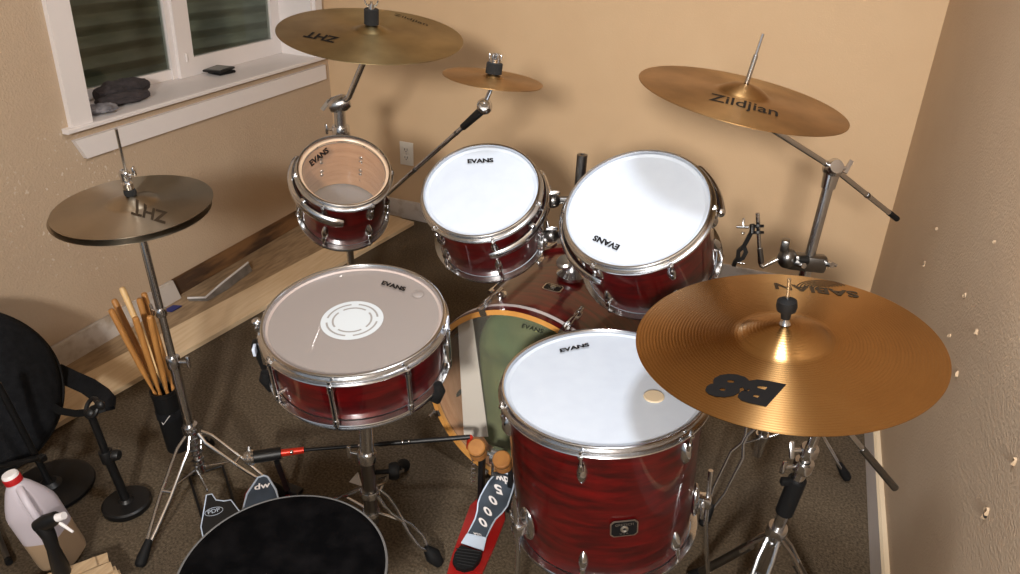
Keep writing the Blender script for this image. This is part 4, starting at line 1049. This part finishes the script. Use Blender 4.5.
# multi clamp on the tube
cl = V((cpx,1.82,zc))
mb = MB(); mb.box(cl+V((-.006,-.004,0)), (.10,.038,.044), Matrix.Rotation(.2,4,'Z'), bev=.010); mc = mb.build('multi_clamp', 'steel_dark', t)
for dx, dz in ((-.034,-.006),(.036,-.004)):
    p_ = cl+RIGHT*dx-FWD*.022+UP*dz; mb = MB(); mb.rod(p_+FWD*.01, p_-FWD*.020+RIGHT*.006-UP*.006, .0075, seg=8); mb.build('clamp_bolt', 'chrome', mc)
mb = MB(); p_ = cl+RIGHT*.05; mb.rod(p_, p_+RIGHT*.022-UP*.010, .0042); mb.build('clamp_bolt', 'chrome', mc)
feet = [P(846,481,z=0), P(702,527,z=0), V((cpx-.02, 2.20, 0))]
jz = .36
for f in feet:
    d_ = V((f.x-cpx, f.y-1.82, 0)).normalized(); o, mid = double_leg(t, V((cpx,1.82,jz))+d_*.02, V((f.x,f.y,.011)), .022, pinch=True); brace(t, V((cpx,1.82,.13))+d_*.018, mid)
collar(t, (cpx,1.82,jz), V((0,0,1)), .022, .03); collar(t, (cpx,1.82,.13), V((0,0,1)), .019, .02); collar(t, (cpx,1.82,.47), V((0,0,1)), .02, .035, wing=-2.)
# accessory arm and percussion clamp hanging on the multi clamp
b0 = P(768,256,y=1.80); b1 = P(762,262,y=1.79)
t = thing('percussion_arm', 'small bent chrome rod with an empty black clamp, fixed beside the right cymbal boom', 'percussion arm', b0)
mb = MB(); mb.ball(P(787,258,y=1.80), .024, sc_=(1,1,1.15), seg=20, rings=12); mb.box(P(785,245,y=1.80), (.02,.03,.032), bev=.005); ba = mb.build('ball_joint', 'steel_dark', t)
mb = MB(); mb.lathe([(.006,-.012),(.012,-.012),(.012,.012),(.006,.012)], place(P(803,260,y=1.80), RIGHT, UP), 18); mb.build('joint_collar', 'black_plastic', ba)
e0 = P(778,259,y=1.79); e1 = P(763,266.5,y=1.78); e2 = P(760,262,y=1.78); e3 = P(757.5,213,y=1.78); e1b = P(761.2,265.5,y=1.78)
mb = MB(); mb.tube([e0, e1, e1b, e2, P(759.5,249,y=1.78)], .0056, 12); mb.tube([P(759.5,249,y=1.78), e3], .0050, 12); mb.tube([e3-UP*.012, e3+UP*.0], [.0048,.0030], 10); mb.build('bent_rod', 'chrome', t)
mb = MB(); mb.tube([P(761.5,263,y=1.779), P(759.7,248,y=1.779)], .0070, 12); mb.build('rod_grip', 'steel_dark', t)
u0 = P(757.8,229,y=1.775)
mb = MB()
for dz in (.007,-.009): mb.lathe([(.0056,dz-.003),(.015,dz-.003),(.015,dz+.003),(.0056,dz+.003)], place(u0, UP, RIGHT), 18)
mb.box(u0-RIGHT*.014, (.010,.016,.026), place(u0, UP, RIGHT), bev=.002)
mb.strip([P(752,231,y=1.77), P(744,246,y=1.77), P(738.5,251,y=1.77), P(738,258,y=1.77), P(735,262,y=1.77), P(733.5,266,y=1.77)], FWD, .010, .007)
mb.strip([P(744,247,y=1.77), P(746,252,y=1.77), P(743,258,y=1.77), P(737,261,y=1.77)], FWD, .010, .005); bc = mb.build('cowbell_clamp', 'black_metal', t)
mb = MB(); k0 = P(749,227,y=1.77); k1 = P(736.5,226.5,y=1.77); mb.rod(k0, k1, .0042); mb.box(P(743.5,222,y=1.77), (.006,.006,.020), place(k0, UP, RIGHT), bev=.002); mb.ball(P(743,233,y=1.77), .0045); mb.rod(P(737,262,y=1.77), P(745,263.5,y=1.77), .0030); mb.build('wing_screw', 'chrome', bc)

# ------------------------------------------------------------------ front boom stand under the biggest cymbal
bx, by = .165, 1.25
tl = P(827,407,y=1.235); bend = P(895,488,y=1.29)
t = fs = thing('cymbal_stand', 'chrome boom stand with a black rubber sleeve under the biggest bronze cymbal', 'cymbal stand', (bx,by,0))
tp = P(776,532,y=1.27); up_ = (tl-tp).normalized()
def fx(py, px=None):
    u = (py-407)/(532-407.); 
    z = tl.z+(tp.z-tl.z)*u; return tl-up_*((tl.z-z)/up_.z)
rcB = cB+nB*hB(0); bst = rcB-nB*.05
mb = MB(); mb.tube([bst, tl, bend], .0062, 14); mb.build('boom_arm', 'chrome_dull', t)
mb = MB(); d_ = (bend-tl).normalized(); mb.rod(bend-d_*.13, bend, .0075, seg=14); mb.build('boom_grip', 'steel_dark', t)
mb = MB(); mb.solid([(0,-.020),(.014,-.019),(.02,-.009),(.02,.009),(.014,.019),(0,.020)], place(tl, -FWD, UP), 24); mb.build('tilter', 'chrome', t)
mb = MB(); mb.solid([(0,-.012),(.010,-.011),(.012,0),(.010,.011),(0,.012)], place(bst, -FWD, UP), 18); mb.build('cymbal_tilter', 'chrome', t)
mb = MB(); mb.rod(tl-up_*.015, fx(470), .0095, seg=16); mb.build('upper_tube', 'chrome', t)
mb = MB(); mb.rod(fx(462), V((fx(640).x,fx(640).y,.08)) if False else fx(600), .0125, seg=18); mb.build('lower_tube', 'chrome', t)
c1_ = fx(453)
collar(t, fx(447), up_, .0165, .022, name='memory_lock'); 
c_ = collar(t, fx(461), up_, .0185, .026, wing=3.3)
mb = MB(); w_ = fx(446)-RIGHT*.035; mb.rod(fx(446), w_, .0045); mb.box(w_, (.010,.008,.036), place(w_, UP, RIGHT), bev=.003); mb.build('wing_nut', 'chrome', t)
mb = MB(); mb.rod(fx(475), fx(509), .0185, seg=20); mb.box(fx(477)-RIGHT*.022, (.022,.014,.016), place(fx(477), up_, RIGHT), bev=.003); rsv = mb.build('rubber_sleeve', 'black_rubber', t); rsv['label'] = 'black rubber sleeve round the tube'
jj = fx(531); collar(t, jj, up_, .020, .034)
collar(t, fx(543), up_, .018, .018)
bfoot = fx(600)
def flatleg(px_mid, px_foot):
    f = P(*px_foot, z=.012); m_ = jj+(f-jj)*.2+V((0,0,.012))
    mb = MB(); s_ = (f-jj).cross(V((0,0,1))).normalized()
    for k in (1,-1): mb.tube([jj+s_*k*.010, m_+s_*k*.015, jj.lerp(f,.35)+V((0,0,.004))+s_*k*.014], .0048, 10)
    l_ = mb.build('leg', 'chrome', t)
    mb = MB(); mb.tube([jj.lerp(f,.27), f], .0105, 12); mb.build('leg_tube', 'steel_dark', l_)
    mb = MB(); dd = (f-jj).normalized(); mb.tube([f-dd*.05, f-dd*.01, f], [.012,.016,.012], 14); mb.build('rubber_foot', 'black_rubber', l_)
flatleg(None, (690,578)); flatleg(None, (842,640)); flatleg(None, (716,690))
topper(t, cB, nB, hB, .088, sleeve=None, nut=None, below=.05, rod=.0032)
mxB = place(cB, nB, RIGHT); h0 = hB(0)
mb = MB(); mb.lathe([(.0034,h0+.001),(.010,h0+.001),(.006,h0+.010),(.006,h0+.016),(.0034,h0+.016)], mxB, 20); mb.build('seat_cup', 'chrome', t)
mb = MB(); mb.lathe([(.0034,h0+.012),(.008,h0+.012),(.009,h0+.024),(.016,h0+.028),(.0175,h0+.036),(.016,h0+.046),(.009,h0+.050),(.0034,h0+.050)], mxB, 28); mb.build('felt_nut', 'black_rubber', t)
# ------------------------------------------------------------------ snare stand
sb_ = P(369,482,y=1.07); sx0, sy0 = sb_.x, 1.07
ztop = .585
t = ss = thing('snare_stand', 'chrome tripod snare stand carrying the shallow snare drum', 'snare stand', (sx0,sy0,0))
zc = P(368,456,y=1.07).z; zj = P(372,493,y=1.07).z; zl = P(374,514,y=1.07).z
ctr = cs-ns*(Ls_+.004)
mb = MB(); mb.rod((sx0,sy0,zc-.03), ctr-ns*.02, .0155, .0165, seg=20); mb.build('upper_tube', 'chrome', t)
mb = MB(); mb.rod((sx0,sy0,max(.03,zl-.03)), (sx0,sy0,zc+.01), .0165, seg=20); mb.build('lower_tube', 'steel_dark', t)
collar(t, (sx0,sy0,zc), V((0,0,1)), .021, .03, wing=2.9)
collar(t, (sx0,sy0,zj), V((0,0,1)), .021, .02); collar(t, (sx0,sy0,zl+.004), V((0,0,1)), .020, .014)
for f in (P(437,566,z=0), P(318,512,z=0), P(405,470,z=0)):
    f.z = 0; d_ = V((f.x-sx0,f.y-sy0,0)).normalized()
    top = V((sx0,sy0,zj))+d_*.022; ft = V((f.x,f.y,.021)); d = (ft-top).normalized(); s = d.cross(V((0,0,1))).normalized(); L_ = (ft-top).length; mb = MB()
    for k in (1,-1):
        pts = [top+s*k*.010, top+d*L_*.12+s*k*.016, top+d*L_*.24+s*k*.014, top+d*L_*.40+s*k*.002, top+d*L_*.52+s*k*.014, top+d*L_*.72+s*k*.018, top+d*L_*.84+s*k*.003]
        mb.tube(pts, .0040, 10)
    lg = mb.build('leg', 'chrome', t); mid = top+d*L_*.40
    mb = MB(); mb.tube([top+d*L_*.80, top+d*L_*.86, ft-d*.02, ft+d*.012], [.008,.014,.020,.013], 14); mb.build('rubber_foot', 'black_rubber', lg)
    brace(t, V((sx0,sy0,zl+.004))+d_*.016, mid)
k0 = P(394,471,y=1.10); kd = (V((sx0,sy0,k0.z))-k0)
mb = MB(); mb.rod(V((sx0,sy0,k0.z)), k0, .006); mb.solid([(0,-.012),(.018,-.012),(.021,-.006),(.021,.006),(.017,.012),(0,.012)], place(k0, (k0-V((sx0,sy0,k0.z))).normalized(), UP), 22); mb.build('adjusting_knob', 'black_rubber', t)
tri = [P(357,473,y=1.035), P(349,482,y=1.03), P(361,486,y=1.03)]; mb = MB(); mb.ringloop([[p for p in tri],[p+V((0,.004,0)) for p in tri]]); mb.build('wing_screw', 'trim_worn', t)
for az in (math.radians(-28), math.radians(198), math.radians(85)):
    T = lug_frame(az, 0, 0); Mx = mxs
    o_ = Mx @ V((0,0,-.028)); i_ = Mx @ (T @ V((rs_*.55,0,-.02))); e_ = Mx @ (T @ V((rs_+.016,0,-.012))); u_ = Mx @ (T @ V((rs_+.024,0,.012))); v_ = Mx @ (T @ V((rs_+.020,0,.030)))
    mb = MB(); mb.tube([o_, i_, e_], .006, 10); ar = mb.build('basket_arm', 'chrome', t)
    mb = MB(); mb.tube([e_-(e_-i_)*.12, e_, u_, v_], [.010,.012,.012,.009], 12); mb.build('rubber_grip', 'black_rubber', ar)

# ------------------------------------------------------------------ double bass pedal
heel = P(476,536,z=.032); toe = P(504,475,z=.115)
lat = V((1,.02,0)).normalized(); fd = (toe-heel).normalized(); lat = (RIGHT-fd*RIGHT.dot(fd)); lat.z *= .3; lat.normalize(); pn = lat.cross(fd).normalized()
pn = pn if pn.z > 0 else -pn
t = bp = thing('double_bass_pedal', 'red based double bass drum pedal with printed board and a black linking shaft', 'drum pedal', V((heel.x,heel.y,0)))
base = [(447,574),(452,556),(470,506),(487,490),(503,492),(505,520),(494,548),(482,574)]
q = [P(a, b, z=.006) for a, b in base]; mb = MB(); mb.ringloop([[V((p.x,p.y,.0005)) for p in q], [V((p.x,p.y,.008)) for p in q]]); mb.build('base_plate', 'red_paint', t, sharp=30)
bo = [(495.4,473.7),(504,472.5),(513.6,476),(514.2,483),(512.8,489.8),(507.4,505.9),(502,513),(495.4,519.3),(490.5,528),(486,538),(467.2,534),(471,527),(475,519),(477.3,511),(478,503),(480.5,496),(484.6,488.4),(489,481)]
fb = board(t, bo, heel, pn, .006, 'pedal_face', 'footboard', 0)
outline(fb, bo, heel, pn, .0022, 'pedal_edge', 'edge_line', .0004)
board(fb, [(466.5,534),(486.5,538),(483.5,551),(461,543)], heel, pn, .004, 'pedal_edge', 'hinge_plate', .0012)
hh_ = [(461,545),(482,552),(479.5,559),(473,567),(464,569.5),(456,567),(452.5,561),(454.5,553)]
hq = P(466,556,z=.026); hm = board(t, hh_, hq, V((0,-.12,1)).normalized(), .020, 'black_rubber', 'heel_plate', 0)
mb = MB(); nz = V((0,-.12,1)).normalized()
for k in range(6):
    y_ = 550+3.0*k; xl_ = 455.5+.2*abs(k-2)+ (1.5 if k>3 else 0); xr_ = 481-1.6*k
    a_, b_ = PP(xl_, y_-1.6, hq, nz), PP(xr_, y_+1.6, hq, nz); mb.rod(a_, b_, .0013, seg=6)
mb.build('ribs', 'black_metal', hm)
def rot180(s, cxp, cyp, w, h, ang, root, c, n, bold=.01):
    """one upside-down word centred on a pixel"""
    ca, sa = math.cos(ang), math.sin(ang); ux = (-ca*w/2, -sa*w/2); uy = (-sa*h/2*-1, ca*h/2)
    BL = (cxp-ux[0]-uy[0], cyp-ux[1]-uy[1]); BR = (cxp+ux[0]-uy[0], cyp+ux[1]-uy[1]); TL = (cxp-ux[0]+uy[0], cyp-ux[1]+uy[1])
    return letters_world(root, s, BL, BR, TL, c, n, 'trim_white', lift=.0010, bold=bold)
rot180('dw', 502.5, 479.5, 14, 8.5, .25, fb, heel, pn, .03)
rot180('5', 498.5, 489.5, 8, 10.5, .30, fb, heel, pn, .03)
for cx_, cy_ in ((493,500.5),(487.8,511.5),(483,522.5)): rot180('0', cx_, cy_, 8.5, 9.5, .35, fb, heel, pn, .03)
rot180('USA', 477.5, 534.5, 8, 3, .25, fb, heel, pn)
# posts, axle, beaters
axz = .185; pL = P(484,470,z=.10); yA = 1.36
xs_ = P(486,462,y=yA).x; xr_ = P(508,470,y=yA).x
mb = MB()
for x in (xs_-.012, xs_+.075):
    mb.box((x, yA, axz/2+.006), (.014,.024,axz), bev=.003)
mb.box((xs_+.03, yA+.015, .02), (.10,.03,.025), bev=.004); po = mb.build('frame_posts', 'black_metal', t)
mb = MB(); mb.rod((xs_-.05,yA,axz), (xs_+.095,yA,axz), .006, seg=14); mb.lathe([(.006,-.012),(.024,-.012),(.024,.012),(.006,.012)], place((xs_+.03,yA,axz),(1,0,0)), 24); mb.build('axle', 'chrome_dull', t)
mb = MB(); mb.strip([V((xs_+.03,yA-.024,axz)), V((xs_+.03,yA-.027,axz-.04)), toe+V((0,.002,.004))], V((1,0,0)), .012, .004); mb.build('chain', 'chrome_dull', t)
mb = MB(); mb.tube([V((xs_-.030+.006*math.cos(i*1.2), yA-.015+.006*math.sin(i*1.2), axz-.01-.0028*i)) for i in range(36)], .0014, 6); mb.build('spring', 'chrome', t)
for (px_, py_, y_, xo) in ((477.5,450,1.27,xs_-.035), (502.5,462,1.25,xs_+.02)):
    bc = P(px_, py_, y=y_); d_ = (bc-V((xo,yA,axz))).normalized()
    fd_ = V((0,1,0)); fd_ = (fd_-d_*fd_.dot(d_)).normalized()
    mb = MB(); mb.rod((xo,yA,axz), bc, .0032); sh_ = mb.build('beater_shaft', 'chrome', t)
    T = place(bc, V((.02,-.45,.9)), RIGHT); R_ = .0225
    mb = MB(); mb.solid([(0,-.022),(R_-.003,-.022),(R_,-.019),(R_,.006),(R_*.96,.0065),(R_*.96,.0105),(R_,.011),(R_,.019),(R_-.003,.022),(0,.0225)], T, 28); be = mb.build('beater', 'beater_wood', sh_, local=False)
    mb = MB(); mb.lathe([(R_*.93,.0063),(R_*.985,.0063),(R_*.985,.0107),(R_*.93,.0107)], T, 28); mb.build('beater_band', 'black_rubber', sh_)
# linking shaft
g0 = P(470,437,y=1.352); g1 = P(304,450,z=axz)
dS = (g1-g0).normalized()
mb = MB(); mb.rod(V((xs_-.05,yA,axz)), g0+dS*.0, .0085, .008, seg=14); mb.build('joint', 'red_anodized', t)
mb = MB(); mb.rod(g0+dS*.0, g0.lerp(g1,.55), .0068, seg=12); mb.rod(g0.lerp(g1,.5), g1, .0048, seg=12); mb.build('drive_shaft', 'black_metal', t)
mb = MB()
for u in (.36,.40,.62,.66): p_ = g0.lerp(g1,u); mb.ball(p_+V((0,-.006,.005)), .0042, seg=10, rings=6)
mb.build('shaft_screw', 'chrome', t)
g2 = P(281,453,z=axz); g3 = P(254,457,z=axz)
mb = MB(); mb.rod(g1, g2, .0088, .0098, seg=16); jn = mb.build('joint', 'red_anodized', t)
mb = MB(); mb.ball(g1.lerp(g2,.5)-FWD*.008, .0058, seg=10, rings=6); mb.build('joint_pin', 'chrome', jn)
mb = MB(); mb.rod(g2, g3, .0165, seg=20); hs = mb.build('slave_axle_housing', 'black_plastic', t)
mb = MB(); dg = (g3-g2).normalized(); mb.solid([(0,0),(.020,0),(.022,.006),(.018,.012),(.019,.016),(.014,.024),(0,.026)], place(g3, dg, UP), 18); mb.rod(g3+dg*.012+UP*.014, g3+dg*.012+UP*.030, .005); mb.build('spring_cam', 'chrome_dull', hs)
pb0 = P(277,462,z=axz-.02); pb1 = V((pb0.x+.012,pb0.y-.005,.012)); 
mb = MB(); mb.tube([pb0, P(283,478,z=.09), P(287,489,z=.035)], [.010,.009,.010], 4); mb.box(P(292,490,z=.012), (.06,.03,.018), bev=.004); mb.build('slave_post', 'black_metal', t)
sc0 = P(262,492,z=.07); sn = V((.0,-.35,1)).normalized()
so = [(264,475.5),(268,477),(276,490),(282,512),(240,520),(247,494),(258,477.5)]
sbd = board(t, so, sc0, sn, .006, 'pedal_face', 'slave_footboard', 0); outline(sbd, so, sc0, sn, .0028, 'pedal_edge', 'edge_line', .0004)
letters_world(sbd, 'dw', (254.5,490.5), (270.5,487), (254.5,484.5), sc0, sn, 'trim_white', lift=.001, bold=.02)
q = [P(a, b, z=.006) for a, b in ((245,494),(250,488),(288,488),(296,520),(240,530))]; mb = MB(); mb.ringloop([[V((p.x,p.y,.0005)) for p in q], [V((p.x,p.y,.008)) for p in q]]); mb.build('slave_base_plate', 'red_paint', t, sharp=30)

# ------------------------------------------------------------------ throne
ct = P(283,569,d=1.215); Rt = .173
t = thing('drum_throne', 'round black velvet drum throne with grey piping in the foreground', 'stool', (ct.x,ct.y,0))
T = Matrix.Translation((ct.x,ct.y,ct.z))
mb = MB(); mb.solid([(0,-.085),(Rt*.93,-.085),(Rt*.985,-.075),(Rt,-.055),(Rt,-.018),(Rt*.985,-.004),(Rt*.9,.006),(Rt*.6,.011),(0,.013)], T, 80); mb.build('seat', 'velvet', t)
mb = MB(); mb.tube(arc_pts((0,0,-.006), Rt*.997, 0, 2*PI*95/96, 95, T), .0026, 8, closed=True); mb.build('piping', 'grey_piping', t)
mb = MB(); mb.rod((ct.x,ct.y,.06), (ct.x,ct.y,ct.z-.12), .0165, seg=18); mb.solid([(0,-.125),(.035,-.125),(.05,-.09),(.05,-.085),(0,-.085)], T, 24); mb.build('post', 'chrome', t)
collar(t, (ct.x,ct.y,.30), V((0,0,1)), .024, .04, wing=.5); collar(t, (ct.x,ct.y,.22), V((0,0,1)), .024, .03)
tripod(t, (ct.x,ct.y,0), .22, [V((ct.x+.20*math.cos(a), ct.y+.20*math.sin(a), 0)) for a in (1.2, 3.3, 5.4)], gap=.015)

# ------------------------------------------------------------------ microphone stands, bag
b1_ = P(51,486,z=.01); 
t = thing('microphone_stand', 'black microphone stand with the larger round base beside the white jug', 'microphone stand', (b1_.x,b1_.y,0))
mb = MB(); mb.solid([(0,0.001),(.106,.001),(.109,.005),(.107,.013),(.095,.017),(.03,.020),(.018,.030),(0,.031)], Matrix.Translation((b1_.x,b1_.y,0)), 56); mb.build('base', 'black_metal', t)
tp_ = P(-3,383,y=b1_.y-.02)
mb = MB(); bp_ = V((b1_.x,b1_.y,.025)); mb.rod(bp_, tp_, .0085, seg=14); mb.build('pole', 'black_metal', t)
mb = MB(); u_ = .30; m_ = P(36,459,y=b1_.y-.01); mb.rod(P(-6,468,y=b1_.y-.085), P(43,457,y=b1_.y-.055), .0075); mb.box(P(42,458,y=b1_.y-.055), (.018,.018,.02), bev=.004); mb.build('side_arm', 'black_plastic', t)
b2_ = P(127,503,z=.01)
t = thing('microphone_stand', 'short black microphone stand with the smaller round base near the hi-hat stand', 'microphone stand', (b2_.x,b2_.y,0))
mb = MB(); mb.solid([(0,0.001),(.060,.001),(.062,.005),(.061,.016),(.056,.020),(.02,.022),(.014,.03),(0,.03)], Matrix.Translation((b2_.x,b2_.y,0)), 48); mb.build('base', 'black_metal', t)
tp_ = P(91,415,y=b2_.y); bp_ = V((b2_.x,b2_.y,.025)); md = P(107,456,y=b2_.y)
mb = MB(); mb.rod(bp_, md, .0115, seg=14); mb.build('lower_pole', 'black_metal', t)
mb = MB(); mb.rod(md, tp_, .0095, seg=14); mb.build('upper_pole', 'black_metal', t)
dd = (tp_-bp_).normalized(); collar(t, md, dd, .016, .035, 'black_plastic'); 
mb = MB(); kk = P(116,455,y=b2_.y); mb.rod(md, kk, .006); mb.solid([(0,-.008),(.014,-.008),(.015,0),(.012,.009),(0,.010)], place(kk, RIGHT, UP), 16); mb.build('clutch_knob', 'black_plastic', t)
mb = MB(); tc_ = P(92,408,y=b2_.y); T = place(tc_, (-.25,-.75,.6), RIGHT); mb.tube(arc_pts((0,0,0), .024, 0, 2*PI*23/24, 23, T), .0055, 8, closed=True); mb.ball(tc_-UP*.012, .015); mb.build('microphone_clip', 'black_plastic', t)
mb = MB(); k2_ = P(100,405,y=b2_.y-.01); mb.rod(tc_, k2_, .006); mb.ball(k2_, .014, sc_=(1,.7,1)); mb.build('swivel_knob', 'black_plastic', t)

bgc = P(-38,397,x=-1.895); nbg = V((.86,-.22,.46)).normalized(); Rg = .236
Tb = place(bgc, nbg, (0,1,0))
t = thing('cymbal_bag', 'large round black cloth bag leaning on the left wall with a padded strap', 'bag', V((bgc.x,bgc.y,0.0)))
mb = MB(); rows = []
for i in range(22):
    a = PI*i/21; rr_ = Rg*max(0.002, math.sin(a))**.55; z = -.06*math.cos(a)
    rows.append([Tb @ V((rr_*math.cos(2*PI*j/64)*(1+.012*math.sin(5*2*PI*j/64)), rr_*math.sin(2*PI*j/64), z+.012*noise.noise(V((rr_*9*math.cos(2*PI*j/64), rr_*9*math.sin(2*PI*j/64), i*.2)))*math.sin(a))) for j in range(64)])
mb.ringloop(rows); bgb = mb.build('body', 'black_cloth', t)
mb = MB(); mb.tube(arc_pts((0,0,.0), Rg*1.004, 0, 2*PI*79/80, 79, Tb), .006, 8, closed=True); mb.build('zip_seam', 'black_rubber', t)
yb_ = b2_.y
pad = [P(58,372,x=-1.90), P(70,378,x=-1.82), P(88,386,x=-1.74), P(101,395,x=-1.66), P(107,402,x=-1.60), P(105,410,x=-1.58)]
mb = MB(); mb.strip(pad, (.3,-.6,.7), .050, .012); sp1 = mb.build('padded_strap', 'black_cloth', t)
thin = [P(-6,368,x=-1.86), P(20,384,x=-1.83), P(45,402,x=-1.80), P(60,411,x=-1.74), P(75,413.5,x=-1.68), P(92,412,x=-1.60), P(105,408,x=-1.58)]
mb = MB(); mb.strip(thin, (.3,-.6,.7), .020, .004); mb.build('strap_webbing', 'black_rubber', t)

# ------------------------------------------------------------------ jug with trigger sprayer, shims, metal rod
jt = math.radians(12); jc = P(12.5,479,z=.270); jr = V((RIGHT.x,RIGHT.y,0)).normalized(); ju = V((0,0,math.cos(jt)))-jr*math.sin(jt); jb = jc-ju*.264; ja = math.radians(112)
t = thing('spray_jug', 'white plastic jug tipped beside the shims, with a red collared cap and black trigger sprayer', 'jug', jb)
Tj = place(jb, ju, jr) @ Matrix.Rotation(ja-math.atan2(jr.y,jr.x), 4, 'Z')
def sq(r, z, p=4., k=40, off=(0,0)):
    out = []
    for j in range(k):
        a = 2*PI*j/k; c_, s_ = math.cos(a), math.sin(a); q_ = (abs(c_)**p+abs(s_)**p)**(-1/p); out.append(Tj @ V((off[0]+r*q_*c_, off[1]+r*q_*s_, z)))
    return out
mb = MB(); mb.ringloop([sq(.039,.001), sq(.044,.006), sq(.046,.02), sq(.046,.095)]); jl = mb.build('lower_body', 'jug_liquid', t); jl['label'] = 'tan lower half filled with liquid'
mb = MB(); mb.ringloop([sq(.046,.095), sq(.046,.165), sq(.045,.180,3.8), sq(.040,.200,3.4), sq(.033,.220,3.), sq(.026,.238,2.6), sq(.020,.249,2.2), sq(.0165,.254,2), sq(.0160,.262,2)]); mb.build('upper_body', 'jug_plastic', t)
hd_ = [Tj @ V(p) for p in ((-.002,-.004,.244),(-.014,-.016,.242),(-.031,-.031,.222),(-.042,-.042,.186),(-.041,-.041,.150),(-.034,-.034,.130))]
mb = MB(); mb.tube(hd_, [.009,.009,.009,.009,.008,.006], 14); mb.build('handle', 'jug_plastic', t)
Tc_ = Tj @ Matrix.Translation((0,0,.256))
mb = MB(); mb.lathe([(.0145,0),(.0190,0),(.0190,.014),(.0180,.016),(.0145,.016)], Tc_, 36); cp_ = mb.build('cap', 'cap_red', t)
mb = MB(); mb.solid([(0,.012),(.0175,.012),(.0175,.021),(.0155,.0245),(0,.025)], Tc_, 36); mb.build('cap_top', 'cap_white', cp_)
# trigger sprayer hung on the side facing the camera
dj = (P(12.5,479,z=.27)-CAM).dot(FWD)-.03; sj = dj/1.40
mb = MB(); pts = [P(39,527,d=dj), P(47,522,d=dj-.008), P(57,517,d=dj-.012)]
mb.tube(pts, [.016*sj,.017*sj,.013*sj], 16, flat=.8); mb.tube([P(43,526,d=dj), P(49,536,d=dj+.005), P(53,548,d=dj+.02), P(60,566,d=dj+.045), P(66,586,d=dj+.07)], [.016*sj,.013*sj,.0115*sj,.016*sj,.016*sj], 16); tr = mb.build('trigger_sprayer', 'black_plastic', t); tr['label'] = 'black trigger sprayer head'
mb = MB(); mb.tube([P(57,518,d=dj-.012), P(64,515.5,d=dj-.016)], [.0085*sj,.0075*sj], 12); mb.tube([P(60,523,d=dj-.012), P(73,532,d=dj-.02)], [.0035*sj,.0025*sj], 8); mb.build('nozzle', 'cap_white', tr)

dsh = [((96,561),(40,585),.062),((108,557),(46,580),.055),((112,566),(52,592),.062),((117,570),(62,596),.054),((108,564.5),(46,590),.046),((121,574),(60,602),.046)]
lbl = ['thin wood shim on top of the loose pile by the jug, shortest in reach', 'thin wood shim reaching furthest back in the pile by the jug', 'thin wood shim in the middle of the top layer of the pile', 'thin wood shim at the front right of the pile, second from the outside', 'lower thin wood shim under the middle of the pile', 'outermost thin wood shim on the right of the pile by the jug']
for (a, b, z), lb in zip(dsh, lbl):
    p0, p1 = P(*a, z=z), P(*b, z=z); d_ = (p1-p0).normalized(); s_ = V((-d_.y,d_.x,0)); w = .016
    p1 = p0+d_*.24
    mb = MB(); mb.hexa([p0+s_*w+V((0,0,-.003)), p0-s_*w+V((0,0,-.003)), p1-s_*w+V((0,0,-.0035)), p1+s_*w+V((0,0,-.0035))], [p0+s_*w, p0-s_*w, p1-s_*w+V((0,0,.0035)), p1+s_*w+V((0,0,.0035))])
    o = mb.build('wood_shim', 'shim', sharp=15); reorigin(o, p0.lerp(p1,.5)); tag(o, lb, 'wood shim', 'wood shims in a loose pile')
# the open carton of shims: a low block of bundled shims underneath
r0, r1 = P(-6,521,z=.03), P(9,562,z=.012)
t = thing('metal_rod', 'dark shiny metal rod at the left edge of the floor below the jug cap', 'rod', r1)
mb = MB(); mb.rod(P(-10,515,z=.014), r1, .0065, seg=14); mb.build('tube', 'steel_dark', t)
mb = MB(); d_ = (r1-P(-10,515,z=.014)).normalized(); mb.rod(r1-d_*.012, r1+d_*.004, .008, seg=14); mb.build('end_cap', 'black_rubber', t)
# ================================================================== CAMERA, LIGHT
cam = bpy.data.cameras.new('camera'); co = bpy.data.objects.new('camera', cam); col.objects.link(co)
cam.sensor_width = 36; cam.lens = FPX/1020*36; cam.clip_start = .02
R3 = Matrix((RIGHT, UP, -FWD)).transposed(); co.matrix_world = Matrix.Translation(CAM) @ R3.to_4x4()
sc.camera = co
def area(name, loc, target, size, power, c, shape='DISK', sy=None, spread=180):
    l = bpy.data.lights.new(name, 'AREA'); l.shape = shape; l.size = size
    if sy: l.size_y = sy
    l.energy = power; l.color = c; l.spread = math.radians(spread)
    o = bpy.data.objects.new(name, l); col.objects.link(o); o.location = loc
    o.rotation_euler = (V(target)-V(loc)).to_track_quat('-Z', 'Y').to_euler(); return o
area('flash_lamp', (.20,-1.5,1.95), (-.30,2.6,.72), .30, 63, (1,.955,.90), spread=112)
area('ceiling_lamp', (-.18,.92,ZC-.02), (-.18,.92,0), .30, 26, (.92,.95,1))
w = bpy.data.worlds.new('world'); sc.world = w; w.use_nodes = True
w.node_tree.nodes['Background'].inputs[0].default_value = (.84,.92,1,1); w.node_tree.nodes['Background'].inputs[1].default_value = .42
vs = sc.view_settings; vs.view_transform = 'Standard'; vs.look = 'None'; vs.gamma = 1; vs.exposure = -0.2; vs.use_curve_mapping = False
sc.cycles.max_bounces = 8; sc.cycles.transparent_max_bounces = 12
